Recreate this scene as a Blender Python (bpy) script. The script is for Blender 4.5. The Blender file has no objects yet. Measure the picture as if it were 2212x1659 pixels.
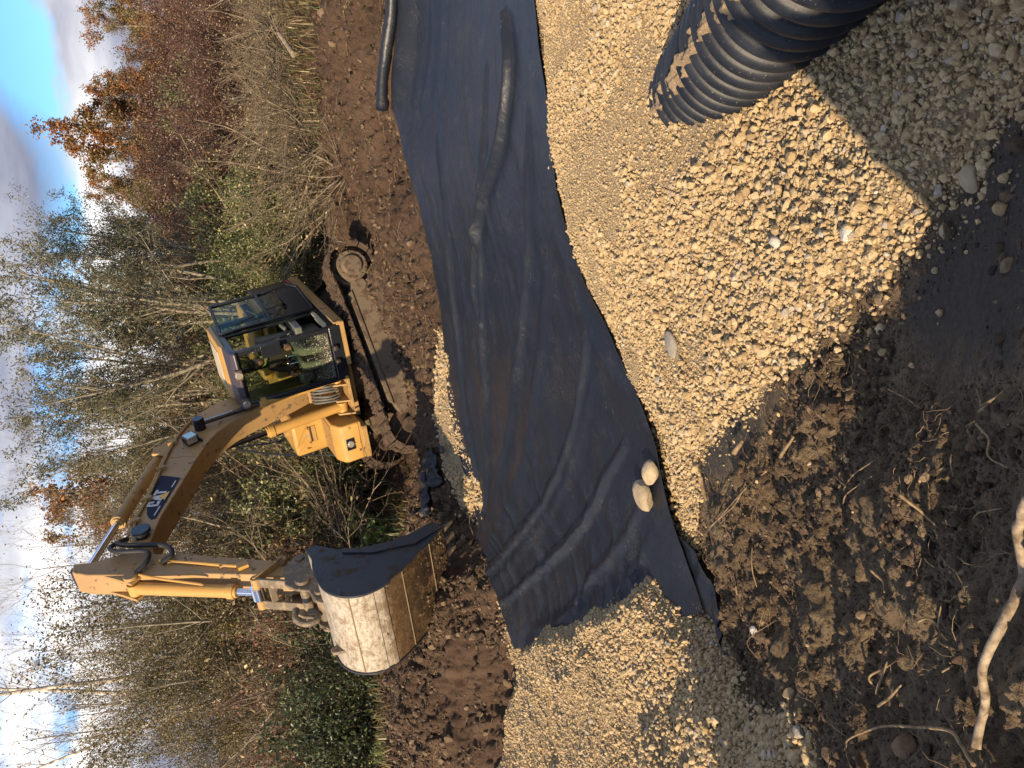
import bpy, bmesh, math, random
import numpy as np
from mathutils import Vector, Matrix

# ------------------------------------------------------------------ camera, world, sun, exposure
scn = bpy.context.scene
CP, CR, CAMZ = 0.35336, -0.07037, 2.8
cdat = bpy.data.cameras.new("camera"); cam = bpy.data.objects.new("camera", cdat)
scn.collection.objects.link(cam); scn.camera = cam
cdat.sensor_width = 36; cdat.sensor_fit = 'HORIZONTAL'; cdat.lens = 36*1850/2212
cdat.clip_start = 0.05; cdat.clip_end = 2000
_fw = Vector((0, math.cos(CP), -math.sin(CP))); _u0 = Vector((0, math.sin(CP), math.cos(CP))); _r0 = Vector((1, 0, 0))
_r = _r0*math.cos(CR) + _u0*math.sin(CR); _up = -_r0*math.sin(CR) + _u0*math.cos(CR)
mw = Matrix.Identity(4)                       # the photograph is stored on its side: world up points to picture left
for i in range(3):
    mw[i][0] = -_up[i]; mw[i][1] = _r[i]; mw[i][2] = -_fw[i]
mw[2][3] = CAMZ
cam.matrix_world = mw

SUN_EL = math.radians(28); TO = Vector((0.61, 0.79, 0)).normalized()   # light travels this way over the ground
sdat = bpy.data.lights.new("sun", 'SUN'); sdat.energy = 4.5; sdat.angle = math.radians(0.5); sdat.color = (1, .79, .54)
sun = bpy.data.objects.new("sun", sdat); scn.collection.objects.link(sun)
sdir = Vector((TO.x*math.cos(SUN_EL), TO.y*math.cos(SUN_EL), -math.sin(SUN_EL)))
sun.rotation_euler = sdir.to_track_quat('-Z', 'Y').to_euler()

world = bpy.data.worlds.new("World"); scn.world = world; world.use_nodes = True
wn = world.node_tree.nodes; wl = world.node_tree.links; wn.clear()
def WN(t, **k):
    n = wn.new(t)
    for a, b in k.items(): setattr(n, a, b)
    return n
out = WN('ShaderNodeOutputWorld'); bg = WN('ShaderNodeBackground'); bg.inputs[1].default_value = 0.10
sky = WN('ShaderNodeTexSky', sky_type='NISHITA', sun_disc=False)
sky.sun_elevation = SUN_EL
sky.sun_rotation = math.atan2(-TO.x, -TO.y)
sky.dust_density = 0.6; sky.ozone_density = 2.0
tc = WN('ShaderNodeTexCoord')
mp = WN('ShaderNodeMapping'); mp.inputs['Scale'].default_value = (1.0, 1.0, 3.2); mp.inputs['Location'].default_value = (0.42, 0.1, 0.55)
nz = WN('ShaderNodeTexNoise'); nz.inputs['Scale'].default_value = 2.1; nz.inputs['Detail'].default_value = 9; nz.inputs['Roughness'].default_value = .55
cr = WN('ShaderNodeValToRGB'); cr.color_ramp.elements[0].position = .47; cr.color_ramp.elements[1].position = .535
mp2 = WN('ShaderNodeMapping'); mp2.inputs['Scale'].default_value = (1.0, 1.0, 3.0); mp2.inputs['Location'].default_value = (3.1, 1.1, 0.2)
nz2 = WN('ShaderNodeTexNoise'); nz2.inputs['Scale'].default_value = 1.9; nz2.inputs['Detail'].default_value = 7
cr2 = WN('ShaderNodeValToRGB')
cr2.color_ramp.elements[0].position = .41; cr2.color_ramp.elements[0].color = (1.9, 2.05, 2.75, 1)
cr2.color_ramp.elements[1].position = .57; cr2.color_ramp.elements[1].color = (8.5, 8.3, 8.2, 1)
# bright cumulus bank low over the horizon, broken by the noise
sep = WN('ShaderNodeSeparateXYZ')
mr = WN('ShaderNodeMapRange'); mr.inputs[1].default_value = .02; mr.inputs[2].default_value = .13; mr.inputs[3].default_value = .30; mr.inputs[4].default_value = 0.0
ad = WN('ShaderNodeMath', operation='ADD')
tint = WN('ShaderNodeMixRGB', blend_type='MULTIPLY'); tint.inputs[0].default_value = 1; tint.inputs[2].default_value = (.46, .76, 1.10, 1)
mix = WN('ShaderNodeMixRGB')
wl.new(tc.outputs['Generated'], mp.inputs[0]); wl.new(mp.outputs[0], nz.inputs[0])
wl.new(tc.outputs['Generated'], mp2.inputs[0]); wl.new(mp2.outputs[0], nz2.inputs[0])
wl.new(tc.outputs['Generated'], sep.inputs[0]); wl.new(sep.outputs[2], mr.inputs[0])
wl.new(nz.outputs[0], ad.inputs[0]); wl.new(mr.outputs[0], ad.inputs[1]); wl.new(ad.outputs[0], cr.inputs[0])
wl.new(nz2.outputs[0], cr2.inputs[0]); wl.new(sky.outputs[0], tint.inputs[1])
wl.new(cr.outputs[0], mix.inputs[0]); wl.new(tint.outputs[0], mix.inputs[1]); wl.new(cr2.outputs[0], mix.inputs[2])
# one grey-violet cloud high on the right
vm = WN('ShaderNodeVectorMath', operation='DISTANCE'); vm.inputs[1].default_value = (0.228, 0.950, 0.212)
ml = WN('ShaderNodeMath', operation='MULTIPLY_ADD'); ml.inputs[1].default_value = -.16; wl.new(nz.outputs[0], ml.inputs[0]); wl.new(vm.outputs['Value'], ml.inputs[2])
rg = WN('ShaderNodeValToRGB'); rg.color_ramp.elements[0].position = .01; rg.color_ramp.elements[0].color = (1, 1, 1, 1); rg.color_ramp.elements[1].position = .05; rg.color_ramp.elements[1].color = (0, 0, 0, 1)
cr4 = WN('ShaderNodeValToRGB'); cr4.color_ramp.elements[0].position = .40; cr4.color_ramp.elements[0].color = (1.5, 1.65, 2.3, 1); cr4.color_ramp.elements[1].position = .62; cr4.color_ramp.elements[1].color = (4.6, 4.7, 5.3, 1); wl.new(nz.outputs[0], cr4.inputs[0])
mx3 = WN('ShaderNodeMixRGB'); wl.new(cr4.outputs[0], mx3.inputs[2])
wl.new(tc.outputs['Generated'], vm.inputs[0]); wl.new(ml.outputs[0], rg.inputs[0]); wl.new(rg.outputs[0], mx3.inputs[0]); wl.new(mix.outputs[0], mx3.inputs[1])
wl.new(mx3.outputs[0], bg.inputs[0]); wl.new(bg.outputs[0], out.inputs[0])
scn.view_settings.view_transform = 'Standard'; scn.view_settings.look = 'None'
scn.view_settings.exposure = 0.85; scn.view_settings.gamma = 1

# ------------------------------------------------------------------ helpers
COL = scn.collection
rng = np.random.default_rng(7); random.seed(7)
def tag(o, label=None, cat=None, group=None, kind=None):
    if label: o['label'] = label
    if cat: o['category'] = cat
    if group: o['group'] = group
    if kind: o['kind'] = kind
    return o
def empty(name, loc=(0, 0, 0), rz=0.0):
    o = bpy.data.objects.new(name, None); COL.objects.link(o); o.location = loc; o.rotation_euler = (0, 0, rz)
    o.empty_display_size = .2
    return o
def copy_tree(o, parent=None):
    c = o.copy(); COL.objects.link(c); c.parent = parent
    for ch in [x for x in bpy.data.objects if x.parent == o]: copy_tree(ch, c)
    return c
def mesh_np(name, V, Fs, mat=None, parent=None, smooth=False, attrs=None, mats=None, midx=None):
    """Fs: (n,k) int array or a list of such arrays"""
    if not isinstance(Fs, (list, tuple)): Fs = [Fs]
    V = np.asarray(V, np.float32); me = bpy.data.meshes.new(name)
    loops = np.concatenate([f.ravel() for f in Fs]).astype(np.int32)
    tot = np.concatenate([np.full(len(f), f.shape[1], np.int32) for f in Fs])
    st = np.concatenate([[0], np.cumsum(tot)[:-1]]).astype(np.int32)
    me.vertices.add(len(V)); me.vertices.foreach_set('co', V.ravel())
    me.loops.add(len(loops)); me.loops.foreach_set('vertex_index', loops)
    me.polygons.add(len(tot)); me.polygons.foreach_set('loop_start', st); me.polygons.foreach_set('loop_total', tot)
    if mats:
        for m in mats: me.materials.append(m)
    elif mat: me.materials.append(mat)
    if midx is not None: me.polygons.foreach_set('material_index', np.asarray(midx, np.int32))
    me.update(calc_edges=True)
    me.polygons.foreach_set('use_smooth', np.full(len(tot), bool(smooth)))
    for k, a in (attrs or {}).items():
        at = me.attributes.new(k, 'FLOAT', 'POINT'); at.data.foreach_set('value', np.asarray(a, np.float32))
    o = bpy.data.objects.new(name, me); COL.objects.link(o); o.parent = parent
    return o
def _h(ix, iy, s):
    n = (ix.astype(np.int64)*374761393 + iy.astype(np.int64)*668265263 + s*974711) & 0x7fffffff
    n = ((n ^ (n >> 13))*1274126177) & 0x7fffffff
    return ((n ^ (n >> 16)) & 0xffff)/65535.0
def vnoise(x, y, s=0):
    ix = np.floor(x); iy = np.floor(y); fx = x-ix; fy = y-iy; ix = ix.astype(np.int64); iy = iy.astype(np.int64)
    fx = fx*fx*fx*(fx*(fx*6-15)+10); fy = fy*fy*fy*(fy*(fy*6-15)+10)
    a = _h(ix, iy, s); b = _h(ix+1, iy, s); c = _h(ix, iy+1, s); d = _h(ix+1, iy+1, s)
    return (a+(b-a)*fx)*(1-fy)+(c+(d-c)*fx)*fy
def fbm(x, y, s=0, o=4, g=.5):
    t = 0; a = 1; n = 0
    for i in range(o):
        c, d = math.cos(i*1.1), math.sin(i*1.1)
        t = t+a*vnoise((x*c-y*d)*2**i+i*17.3, (x*d+y*c)*2**i-i*9.1, s+i); n += a; a *= g
    return t/n
def sstep(a, b, x):
    t = np.clip((x-a)/(b-a), 0, 1); return t*t*(3-2*t)
def sdf(poly, x, y):
    """signed distance, negative inside"""
    P = np.asarray(poly, float); d = np.full(x.shape, 1e9); ins = np.zeros(x.shape, bool)
    for i in range(len(P)):
        a = P[i]; b = P[(i+1) % len(P)]; e = b-a
        t = np.clip(((x-a[0])*e[0]+(y-a[1])*e[1])/(e@e+1e-12), 0, 1)
        d = np.minimum(d, np.hypot(x-a[0]-t*e[0], y-a[1]-t*e[1]))
        c = ((a[1] > y) != (b[1] > y)) & (x < (b[0]-a[0])*(y-a[1])/(b[1]-a[1]+1e-12)+a[0])
        ins ^= c
    return np.where(ins, -d, d)

# ------------------------------------------------------------------ material helper
class NM:
    def __init__(s, name):
        s.m = bpy.data.materials.new(name); s.m.use_nodes = True; s.t = s.m.node_tree; s.t.nodes.clear()
        s.o = s.n('ShaderNodeOutputMaterial')
    def n(s, ty, **k):
        x = s.t.nodes.new(ty)
        for a, b in k.items():
            if a == 'i':
                for kk, v in b.items(): x.inputs[kk].default_value = v
            else: setattr(x, a, b)
        return x
    def l(s, a, b): s.t.links.new(a, b)
    def noise(s, scale, detail=4, rough=.55, vec=None):
        x = s.n('ShaderNodeTexNoise', i={'Scale': scale, 'Detail': detail, 'Roughness': rough})
        if vec is None:
            vec = s.coord()
        s.l(vec, x.inputs['Vector']); return x.outputs['Fac']
    def coord(s, kind='Object'):
        if not hasattr(s, '_c'): s._c = s.n('ShaderNodeTexCoord')
        return s._c.outputs[kind]
    def ramp(s, fac, stops):
        r = s.n('ShaderNodeValToRGB'); e = r.color_ramp.elements
        while len(e) < len(stops): e.new(.5)
        for k, (p, c) in enumerate(stops):
            e[k].position = p; e[k].color = (*c, 1) if len(c) == 3 else c
        s.l(fac, r.inputs[0]); return r.outputs[0]
    def mix(s, fac, a, b, mode='MIX'):
        r = s.n('ShaderNodeMixRGB', blend_type=mode)
        for k, v in ((0, fac), (1, a), (2, b)):
            if hasattr(v, 'is_linked'): s.l(v, r.inputs[k])
            elif k == 0: r.inputs[0].default_value = v
            else: r.inputs[k].default_value = (*v, 1)
        return r.outputs[0]
    def attr(s, name): return s.n('ShaderNodeAttribute', attribute_name=name).outputs['Fac']
    def bsdf(s, col, rough=.6, metal=0, spec=.5, bump=None, bdist=.01, bstr=1):
        b = s.n('ShaderNodeBsdfPrincipled')
        for k, v in (('Base Color', col), ('Roughness', rough), ('Metallic', metal), ('Specular IOR Level', spec)):
            if hasattr(v, 'is_linked'): s.l(v, b.inputs[k])
            else: b.inputs[k].default_value = (*v, 1) if k == 'Base Color' else v
        if bump is not None:
            bp = s.n('ShaderNodeBump', i={'Distance': bdist, 'Strength': bstr}); s.l(bump, bp.inputs['Height']); s.l(bp.outputs[0], b.inputs['Normal'])
        s.l(b.outputs[0], s.o.inputs[0]); return b
def simple(name, col, rough=.6, metal=0, dirt=None, amt=.5, scale=6, spec=.5, bd=.002):
    """plain paint with blotches of dirt"""
    m = NM(name); f = m.noise(scale, 6, .65); c = m.mix(m.ramp(m.noise(2.3, 3), [(.3, (0, 0, 0)), (.8, (1, 1, 1))]), col, tuple(x*.8 for x in col))
    r = rough
    if dirt:
        k = m.ramp(f, [(amt, (0, 0, 0)), (amt+.06, (1, 1, 1))]); c = m.mix(k, c, dirt)
        k2 = m.n('ShaderNodeMapRange', i={3: rough, 4: .95}); m.l(k, k2.inputs[0]); r = k2.outputs[0]
    m.bsdf(c, r, metal, spec, bump=f, bdist=bd); return m.m

# ------------------------------------------------------------------ terrain height
CTL = np.array([[3.0, 6.27, 0.05], [1.78, 6.11, 0.05], [0.91, 5.93, 0.0], [0.38, 5.55, -0.08], [-0.48, 5.07, -0.15], [-1.18, 4.9, -0.2], [-1.56, 4.7, -0.2], [2.16, 5.0, 0.2], [1.33, 5.32, 0.18], [0.81, 5.31, 0.12], [0.51, 4.08, 0.18], [0.0, 4.35, 0.05], [0.99, 3.08, 0.3], [0.39, 3.17, 0.28], [1.12, 2.4, 0.42], [0.62, 2.42, 0.45], [0.78, 1.92, 0.55], [0.42, 2.08, 0.5], [-0.44, 1.44, 1.05], [-0.93, 1.63, 1.0], [-0.95, 1.44, 1.1], [-0.05, 1.53, 0.9], [-0.61, 2.03, 0.75], [-0.2, 2.12, 0.62], [0.22, 1.91, 0.62], [-0.41, 2.84, 0.38], [-0.98, 2.85, 0.42], [-0.96, 3.67, 0.15], [-0.82, 4.32, -0.02], [-1.59, 3.78, 0.12], [-1.57, 2.91, 0.42], [0.13, 2.49, 0.42], [0.55, 1.65, 0.7], [4.63, 10.47, 0.0], [3.75, 11.0, 0.0], [2.5, 10.6, 0.0], [1.37, 10.16, -0.1], [0.59, 10.5, -0.2], [-0.53, 10.23, -0.28], [-1.61, 9.62, -0.3], [-2.64, 8.21, -0.15], [1.56, 8.17, -0.05], [-1.26, 7.96, -0.26], [-1.35, 6.92, -0.28], [-0.12, 6.54, -0.2], [2.21, 7.21, 0.0], [-2.75, 6.9, -0.16], [-1.96, 5.48, -0.12], [-2.67, 5.58, -0.12], [-2.2, 4.41, 0.03], [-3.65, 8.28, -0.1], [-2.44, 9.59, 0.36], [-4.49, 9.97, 0.32], [-2.04, 10.01, -0.16], [-1.95, 11.57, 0.05], [-0.72, 10.69, -0.22], [-3.39, 9.03, 0.03], [-4.28, 10.36, 0.55], [5.19, 12.76, 0.75], [4.07, 13.6, 0.5], [4.57, 11.12, 0.35], [3.68, 12.23, 0.2], [1.65, 12.17, -0.05], [2.25, 14.2, -0.22], [2.75, 14.3, -0.12], [2.3, 13.5, -0.1], [-0.5, 13.6, -0.72], [1.81, 16.27, -0.15], [-0.86, 15.75, -0.82], [-0.9, 13.1, -0.45], [0.8, 13.85, -0.38], [-1.8, 14.0, -0.5], [30.0, 40.0, 1.0], [-30.0, 40.0, 0.8], [0.0, 60.0, 1.2], [15.0, 25.0, 1.0], [-15.0, 25.0, 0.6], [0.0, 25.0, 0.5], [3.0, 19.0, 0.4], [-3.0, 19.0, 0.0], [0.0, -3.0, 1.3], [6.0, -3.0, 1.2], [-6.0, -3.0, 1.3], [6.0, 4.0, 0.6], [9.0, 8.0, 0.4], [-6.0, 4.0, 0.5], [-9.0, 8.0, 0.1], [-9.0, 14.0, 0.3], [10.0, 14.0, 0.9], [60.0, 0.0, 1.2], [-60.0, 0.0, 1.2], [0.0, 0.2, 1.2], [3.0, 0.0, 0.95], [-3.0, 0.3, 1.25], [-25.0, 12.0, 0.6], [25.0, 12.0, 1.1], [0.0, -40.0, 1.5], [60.0, 80.0, 1.5], [-60.0, 80.0, 1.5]])
def _phi(r2): return .5*r2*np.log(r2+1e-9)
def _fit(P, lam=.02):
    X = P[:, :2]; n = len(X); K = _phi(((X[:, None]-X[None])**2).sum(-1))+lam*np.eye(n); A = np.c_[np.ones(n), X]
    return np.linalg.solve(np.block([[K, A], [A.T, np.zeros((3, 3))]]), np.r_[P[:, 2], 0, 0, 0])
_co = _fit(CTL)
def hbase(x, y):
    x = np.asarray(x, float); y = np.asarray(y, float); s = _co[-3]+_co[-2]*x+_co[-1]*y
    for (a, b), w in zip(CTL[:, :2], _co[:-3]): s = s+w*_phi((x-a)**2+(y-b)**2)
    return s
GRAVEL_MAIN = [[3.28, 6.31], [2.14, 6.12], [1.08, 6.07], [0.18, 5.7], [-0.49, 5.16], [-0.93, 5.1], [-1.24, 5.05], [-1.14, 4.85], [-0.66, 4.67], [-0.26, 4.05], [-0.09, 3.44], [-0.01, 3.24], [0.17, 2.82], [0.28, 2.4], [0.41, 2.2], [0.55, 2.12], [0.55, 1.96], [0.61, 1.89], [0.69, 1.83], [0.7, 1.66], [0.67, 1.33], [1.11, 1.36], [2.61, 3.1], [3.92, 5.37]]
GRAVEL_LEFT = [[-2.69, 8.22], [-2.34, 7.69], [-1.89, 6.61], [-1.45, 5.55], [-1.38, 5.24], [-1.47, 4.96], [-1.58, 4.66], [-1.71, 4.28], [-1.84, 3.99], [-1.74, 3.46], [-1.78, 3.12], [-2.14, 2.91], [-5.23, 8.62], [-4.03, 8.54], [-3.2, 8.34]]
GRAVEL_FAR = [[0.66, 10.66], [0.55, 10.04], [-0.13, 10.09], [-0.7, 9.88], [-1.23, 9.56], [-1.59, 8.77], [-1.65, 9.5], [-1.48, 10.46], [-0.97, 10.92], [-0.36, 11.08], [0.25, 10.97]]
GRAVEL_FAR2 = [[-2.17, 8.59], [-2.12, 8.41], [-2.62, 7.92], [-2.83, 8.38], [-2.51, 8.48]]
SILT = [[-0.66, 4.67], [-0.24, 4.04], [-0.07, 3.44], [-0.13, 3.31], [-0.3, 3.59], [-0.56, 4.15], [-0.74, 4.54]]
FLATMUD = [[0.32, 2.23], [0.49, 2.05], [0.49, 1.88], [0.62, 1.86], [0.63, 1.66], [0.56, 1.32], [0.14, 1.27], [0.01, 1.56], [-0.05, 1.99], [0.11, 2.34]]
FAB_NEAR = [[3.41, 6.13], [3.02, 6.22], [2.63, 6.17], [2.12, 6.06], [1.52, 6.08], [1.06, 5.95], [0.61, 5.74], [0.18, 5.56], [-0.16, 5.26], [-0.48, 5.07], [-0.64, 5.05], [-0.88, 5.01], [-1.06, 4.95], [-1.25, 4.85], [-1.53, 4.7]]
FAB_FAR = [[5.48, 10.22], [4.9, 10.44], [4.32, 10.75], [3.78, 11.19], [3.15, 11.02], [2.32, 10.37], [1.59, 10.12], [0.92, 10.25], [0.29, 10.45], [-0.36, 10.4], [-1.0, 10.27], [-1.55, 9.92], [-1.84, 8.82], [-2.22, 8.44], [-2.69, 8.22]]
ROLL = [[5.42, 10.08], [4.9, 10.44], [4.3, 10.85], [3.85, 11.33]]
FOLD = [[2.71, 6.86], [2.21, 7.22], [1.74, 7.94], [1.15, 8.59], [0.86, 8.7], [0.55, 8.57]]
FABRIC = FAB_NEAR + FAB_FAR[::-1]
def masks(x, y):
    wob = (fbm(x*3, y*3, 11, 3)-.5)*.22+(fbm(x*11, y*11, 15, 2)-.5)*.1
    d1 = sdf(GRAVEL_MAIN, x, y); d2 = sdf(GRAVEL_LEFT, x, y); d3 = np.minimum(sdf(GRAVEL_FAR, x, y), sdf(GRAVEL_FAR2, x, y))
    g = np.minimum(np.minimum(d1, d2), d3)+wob
    return g, d1, d2, d3
def height(x, y, fine=True):
    x = np.asarray(x, float); y = np.asarray(y, float)
    z = hbase(x, y); g, d1, d2, d3 = masks(x, y)
    rough = sstep(-.02, .12, g)                              # bare soil
    fl = sstep(0, .25, sdf(FLATMUD, x, y)); si = sstep(0, .2, sdf(SILT, x, y)); rough = rough*(.12+.88*np.minimum(fl, si))
    inside_f = sdf(FABRIC, x, y); under = sstep(.0, .35, inside_f)
    rough = rough*(.15+.85*under)
    near = 1-sstep(4, 9, y)
    n1 = fbm(x*1.7, y*1.7, 21, 3)-.5; n2 = np.abs(fbm(x*5, y*5, 31, 4)-.5)*2; n3 = fbm(x*14, y*14, 41, 3)-.5
    z = z+rough*((.17+.02*near)*n1+(.22-.09*near)*(n2-.25)+(.085-.025*near)*n3)
    if fine: z = z+rough*(.035*(fbm(x*38, y*38, 51, 3)-.5)+.05*np.maximum(0, fbm(x*23, y*23, 61, 2)-.55))
    gr = (1-rough)*(1-sstep(-.02, .12, g))
    z = z+gr*(.07*(fbm(x*2.2, y*2.2, 71, 3)-.5)+.02*(fbm(x*12, y*12, 81, 2)-.5))
    z = z+.06*sstep(.05, -.25, g)*sstep(.1, -.2, d1)          # main gravel fill stands a little proud
    z = z+.24*sstep(.05, -.30, d2+(fbm(x*3, y*3, 5, 2)-.5)*.2)*(.35+1.3*fbm(x*1.5, y*1.5, 91, 3))     # gravel tipped onto the left end of the fabric
    z = z+.06*sstep(.0, -.2, d3)
    # unseen mound added behind the camera to cast shade on the near right gravel
    hx, hy = x+1.18, y+.92; z = z+2.0*np.exp(-(((.79*hx-.61*hy)/.80)**2+((.61*hx+.79*hy)/.6)**2)**1.5)*(.50+.95*fbm(x*2.6, y*2.6, 57, 3))
    z = z+rough*.20*np.exp(-(((x+2.15)/.75)**2+((y-9.95)/.38)**2))     # heap the bucket is biting into
    # tracks pressed into the mud beside the machine
    for (px, py, w) in ((-.9, 12.9, .5), (.6, 12.75, .4)):
        z = z-.10*np.exp(-(((x-px)/w)**2+((y-py)/(w*.6))**2))
    far = sstep(14, 22, np.hypot(x, y-6))
    return z+far*(fbm(x*.25, y*.25, 3, 3)-.5)*.8

# ------------------------------------------------------------------ ground sheet
def ground_material():
    m = NM('soil'); pos = m.n('ShaderNodeNewGeometry').outputs['Position']
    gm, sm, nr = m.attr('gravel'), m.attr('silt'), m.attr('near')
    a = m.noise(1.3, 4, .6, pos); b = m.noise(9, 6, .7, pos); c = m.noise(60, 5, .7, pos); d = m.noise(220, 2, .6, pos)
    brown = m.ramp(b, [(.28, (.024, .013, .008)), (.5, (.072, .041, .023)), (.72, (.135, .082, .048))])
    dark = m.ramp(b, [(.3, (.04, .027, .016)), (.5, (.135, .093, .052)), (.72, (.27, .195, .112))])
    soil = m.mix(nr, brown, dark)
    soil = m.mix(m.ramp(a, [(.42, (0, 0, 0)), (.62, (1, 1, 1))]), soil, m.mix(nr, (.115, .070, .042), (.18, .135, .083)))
    soil = m.mix(m.ramp(c, [(.35, (1, 1, 1)), (.5, (0, 0, 0))]), soil, (.035, .022, .014))
    soil = m.mix(m.ramp(d, [(.66, (0, 0, 0)), (.74, (1, 1, 1))]), soil, (.30, .22, .14))
    grav = m.mix(d, m.ramp(c, [(.35, (.25, .185, .11)), (.55, (.38, .29, .175)), (.75, (.46, .355, .22))]), (.38, .29, .175))
    silt = m.ramp(c, [(.3, (.040, .034, .028)), (.7, (.095, .082, .068))])
    col = m.mix(sm, soil, silt); col = m.mix(gm, col, grav)
    h = m.mix(.5, c, d)
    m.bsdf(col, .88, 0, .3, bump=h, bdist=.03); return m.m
nx, ny = 760, 900
tt = np.linspace(-1, 1, nx); jj = np.linspace(0, 1, ny)
yy = 0.9*np.exp(jj*math.log(19/.9))-.0                       # 0.9 .. 19 m, finer near the camera
Y, X = np.meshgrid(yy, tt, indexing='ij'); X = X*(1.3+Y*.62)
def grid_faces(a, b):
    i = np.arange(a*b).reshape(a, b); return np.stack([i[:-1, :-1].ravel(), i[:-1, 1:].ravel(), i[1:, 1:].ravel(), i[1:, :-1].ravel()], 1)
def ground_attrs(x, y):
    g, d1, d2, d3 = masks(x, y)
    gm = sstep(.05, -.03, g); s = np.maximum(sstep(.06, -.05, sdf(SILT, x, y)+(fbm(x*8, y*8, 7, 2)-.5)*.15), sstep(.12, -.08, sdf(FLATMUD, x, y)+(fbm(x*6, y*6, 8, 3)-.5)*.25))
    return dict(gravel=gm.ravel(), silt=s.ravel(), near=(1-sstep(5.5, 8, y-.25*x)).ravel())
Z = height(X, Y)
M_soil = ground_material()
# one sheet: the fine part in view is stitched to a coarse skirt that runs on to the horizon
def skirt():
    ring = [(i, 0) for i in range(nx)]+[(nx-1, j) for j in range(1, ny)]+[(i, ny-1) for i in range(nx-2, -1, -1)]+[(0, j) for j in range(ny-2, 0, -1)]
    idx = np.array([j*nx+i for i, j in ring]); V0 = np.stack([X.ravel()[idx], Y.ravel()[idx]], 1); c = np.array([0, 8.])
    lay = [idx]; Vs = []; base = nx*ny; n = len(idx)
    for k, s in enumerate((1.04, 1.12, 1.25, 1.45, 1.8, 2.4, 3.4, 5, 8, 14, 25, 60)):
        P = c+(V0-c)*s; z = height(P[:, 0], P[:, 1], False); Vs.append(np.c_[P, z]); lay.append(base+k*n+np.arange(n))
    F = [np.stack([lay[k], np.roll(lay[k], -1), np.roll(lay[k+1], -1), lay[k+1]], 1)[:, ::-1] for k in range(len(lay)-1)]
    return np.vstack(Vs), np.vstack(F)
SV, SF = skirt()
GV = np.vstack([np.c_[X.ravel(), Y.ravel(), Z.ravel()], SV])
at1 = ground_attrs(GV[:, 0], GV[:, 1])
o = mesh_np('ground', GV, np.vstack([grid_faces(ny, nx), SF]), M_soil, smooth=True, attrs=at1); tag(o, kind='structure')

# ------------------------------------------------------------------ loose material: stones, clods
def hull_stone(seed, n=13, sq=(1, .8, .65)):
    r = np.random.default_rng(seed); bm = bmesh.new()
    for _ in range(n):
        v = r.normal(size=3); v /= np.linalg.norm(v); v *= .86+.18*r.random(); bm.verts.new(v*np.array(sq))
    bmesh.ops.convex_hull(bm, input=bm.verts); bmesh.ops.triangulate(bm, faces=bm.faces)
    loose = [v for v in bm.verts if not v.link_faces]; bmesh.ops.delete(bm, geom=loose, context='VERTS')
    bm.verts.index_update(); V = np.array([v.co for v in bm.verts]); F = np.array([[v.index for v in f.verts] for f in bm.faces]); bm.free()
    return V, F
STONES = [hull_stone(i, 20+i % 9, (1, .62+.3*((i*37) % 10)/10, .5+.3*((i*53) % 10)/10)) for i in range(20)]
CHIPS = [hull_stone(100+i, 7, (1, .8, .6)) for i in range(8)]
def rotm(r, n):
    q = r.normal(size=(n, 4)); q /= np.linalg.norm(q, axis=1)[:, None]; w, x, y, z = q.T
    return np.stack([1-2*(y*y+z*z), 2*(x*y-z*w), 2*(x*z+y*w), 2*(x*y+z*w), 1-2*(x*x+z*z), 2*(y*z-x*w), 2*(x*z-y*w), 2*(y*z+x*w), 1-2*(x*x+y*y)], 1).reshape(n, 3, 3)
def scatter(name, P, R, protos, mat, r, label, cat, flat=None, kind='stuff', parent=None):
    Vs, Fs, A = [], [], []; base = 0; n = len(P); pick = r.integers(0, len(protos), n); M = rotm(r, n); tone = r.random(n)
    for k, (V, F) in enumerate(protos):
        ix = np.where(pick == k)[0]
        if not len(ix): continue
        W = np.einsum('nij,vj->nvi', M[ix], V)*R[ix][:, None, None]
        if flat: W[:, :, 2] *= flat
        W += P[ix][:, None, :]
        Vs.append(W.reshape(-1, 3)); Fs.append((F[None]+(base+np.arange(len(ix))*len(V))[:, None, None]).reshape(-1, 3)); base += len(ix)*len(V)
        A.append(np.repeat(tone[ix], len(V)))
    o = mesh_np(name, np.vstack(Vs), np.vstack(Fs), mat, parent, False, dict(tone=np.concatenate(A)))
    tag(o, label, cat, kind=kind); return o
def stone_material(name, warm=True):
    m = NM(name); pos = m.n('ShaderNodeNewGeometry').outputs['Position']; t = m.attr('tone')
    if warm: c = m.ramp(t, [(0, (.33, .23, .115)), (.35, (.43, .315, .165)), (.7, (.51, .385, .21)), (.93, (.47, .375, .23)), (.98, (.33, .29, .235)), (1, (.55, .50, .41))])
    else: c = m.ramp(t, [(0, (.024, .016, .010)), (.45, (.07, .046, .028)), (.8, (.13, .088, .052)), (1, (.21, .15, .092))])
    n = m.noise(90, 4, .6, pos); c = m.mix(m.ramp(n, [(.35, (0, 0, 0)), (.7, (1, 1, 1))]), c, m.mix(.5, c, (.25, .18, .11) if warm else (.04, .026, .016)))
    m.bsdf(c, .9, 0, .3, bump=n, bdist=.006); return m.m
M_stone = stone_material('crushed_limestone'); M_clod = stone_material('soil_clods', False)
def pts_in(x0, x1, y0, y1, n, r): return np.c_[r.uniform(x0, x1, n), r.uniform(y0, y1, n)]
r = np.random.default_rng(3)
def gravel_points(n, box, dens_by_size):
    p = pts_in(*box, n, r); g, d1, d2, d3 = masks(p[:, 0], p[:, 1]); return p, g, d1, d2, d3
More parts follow.
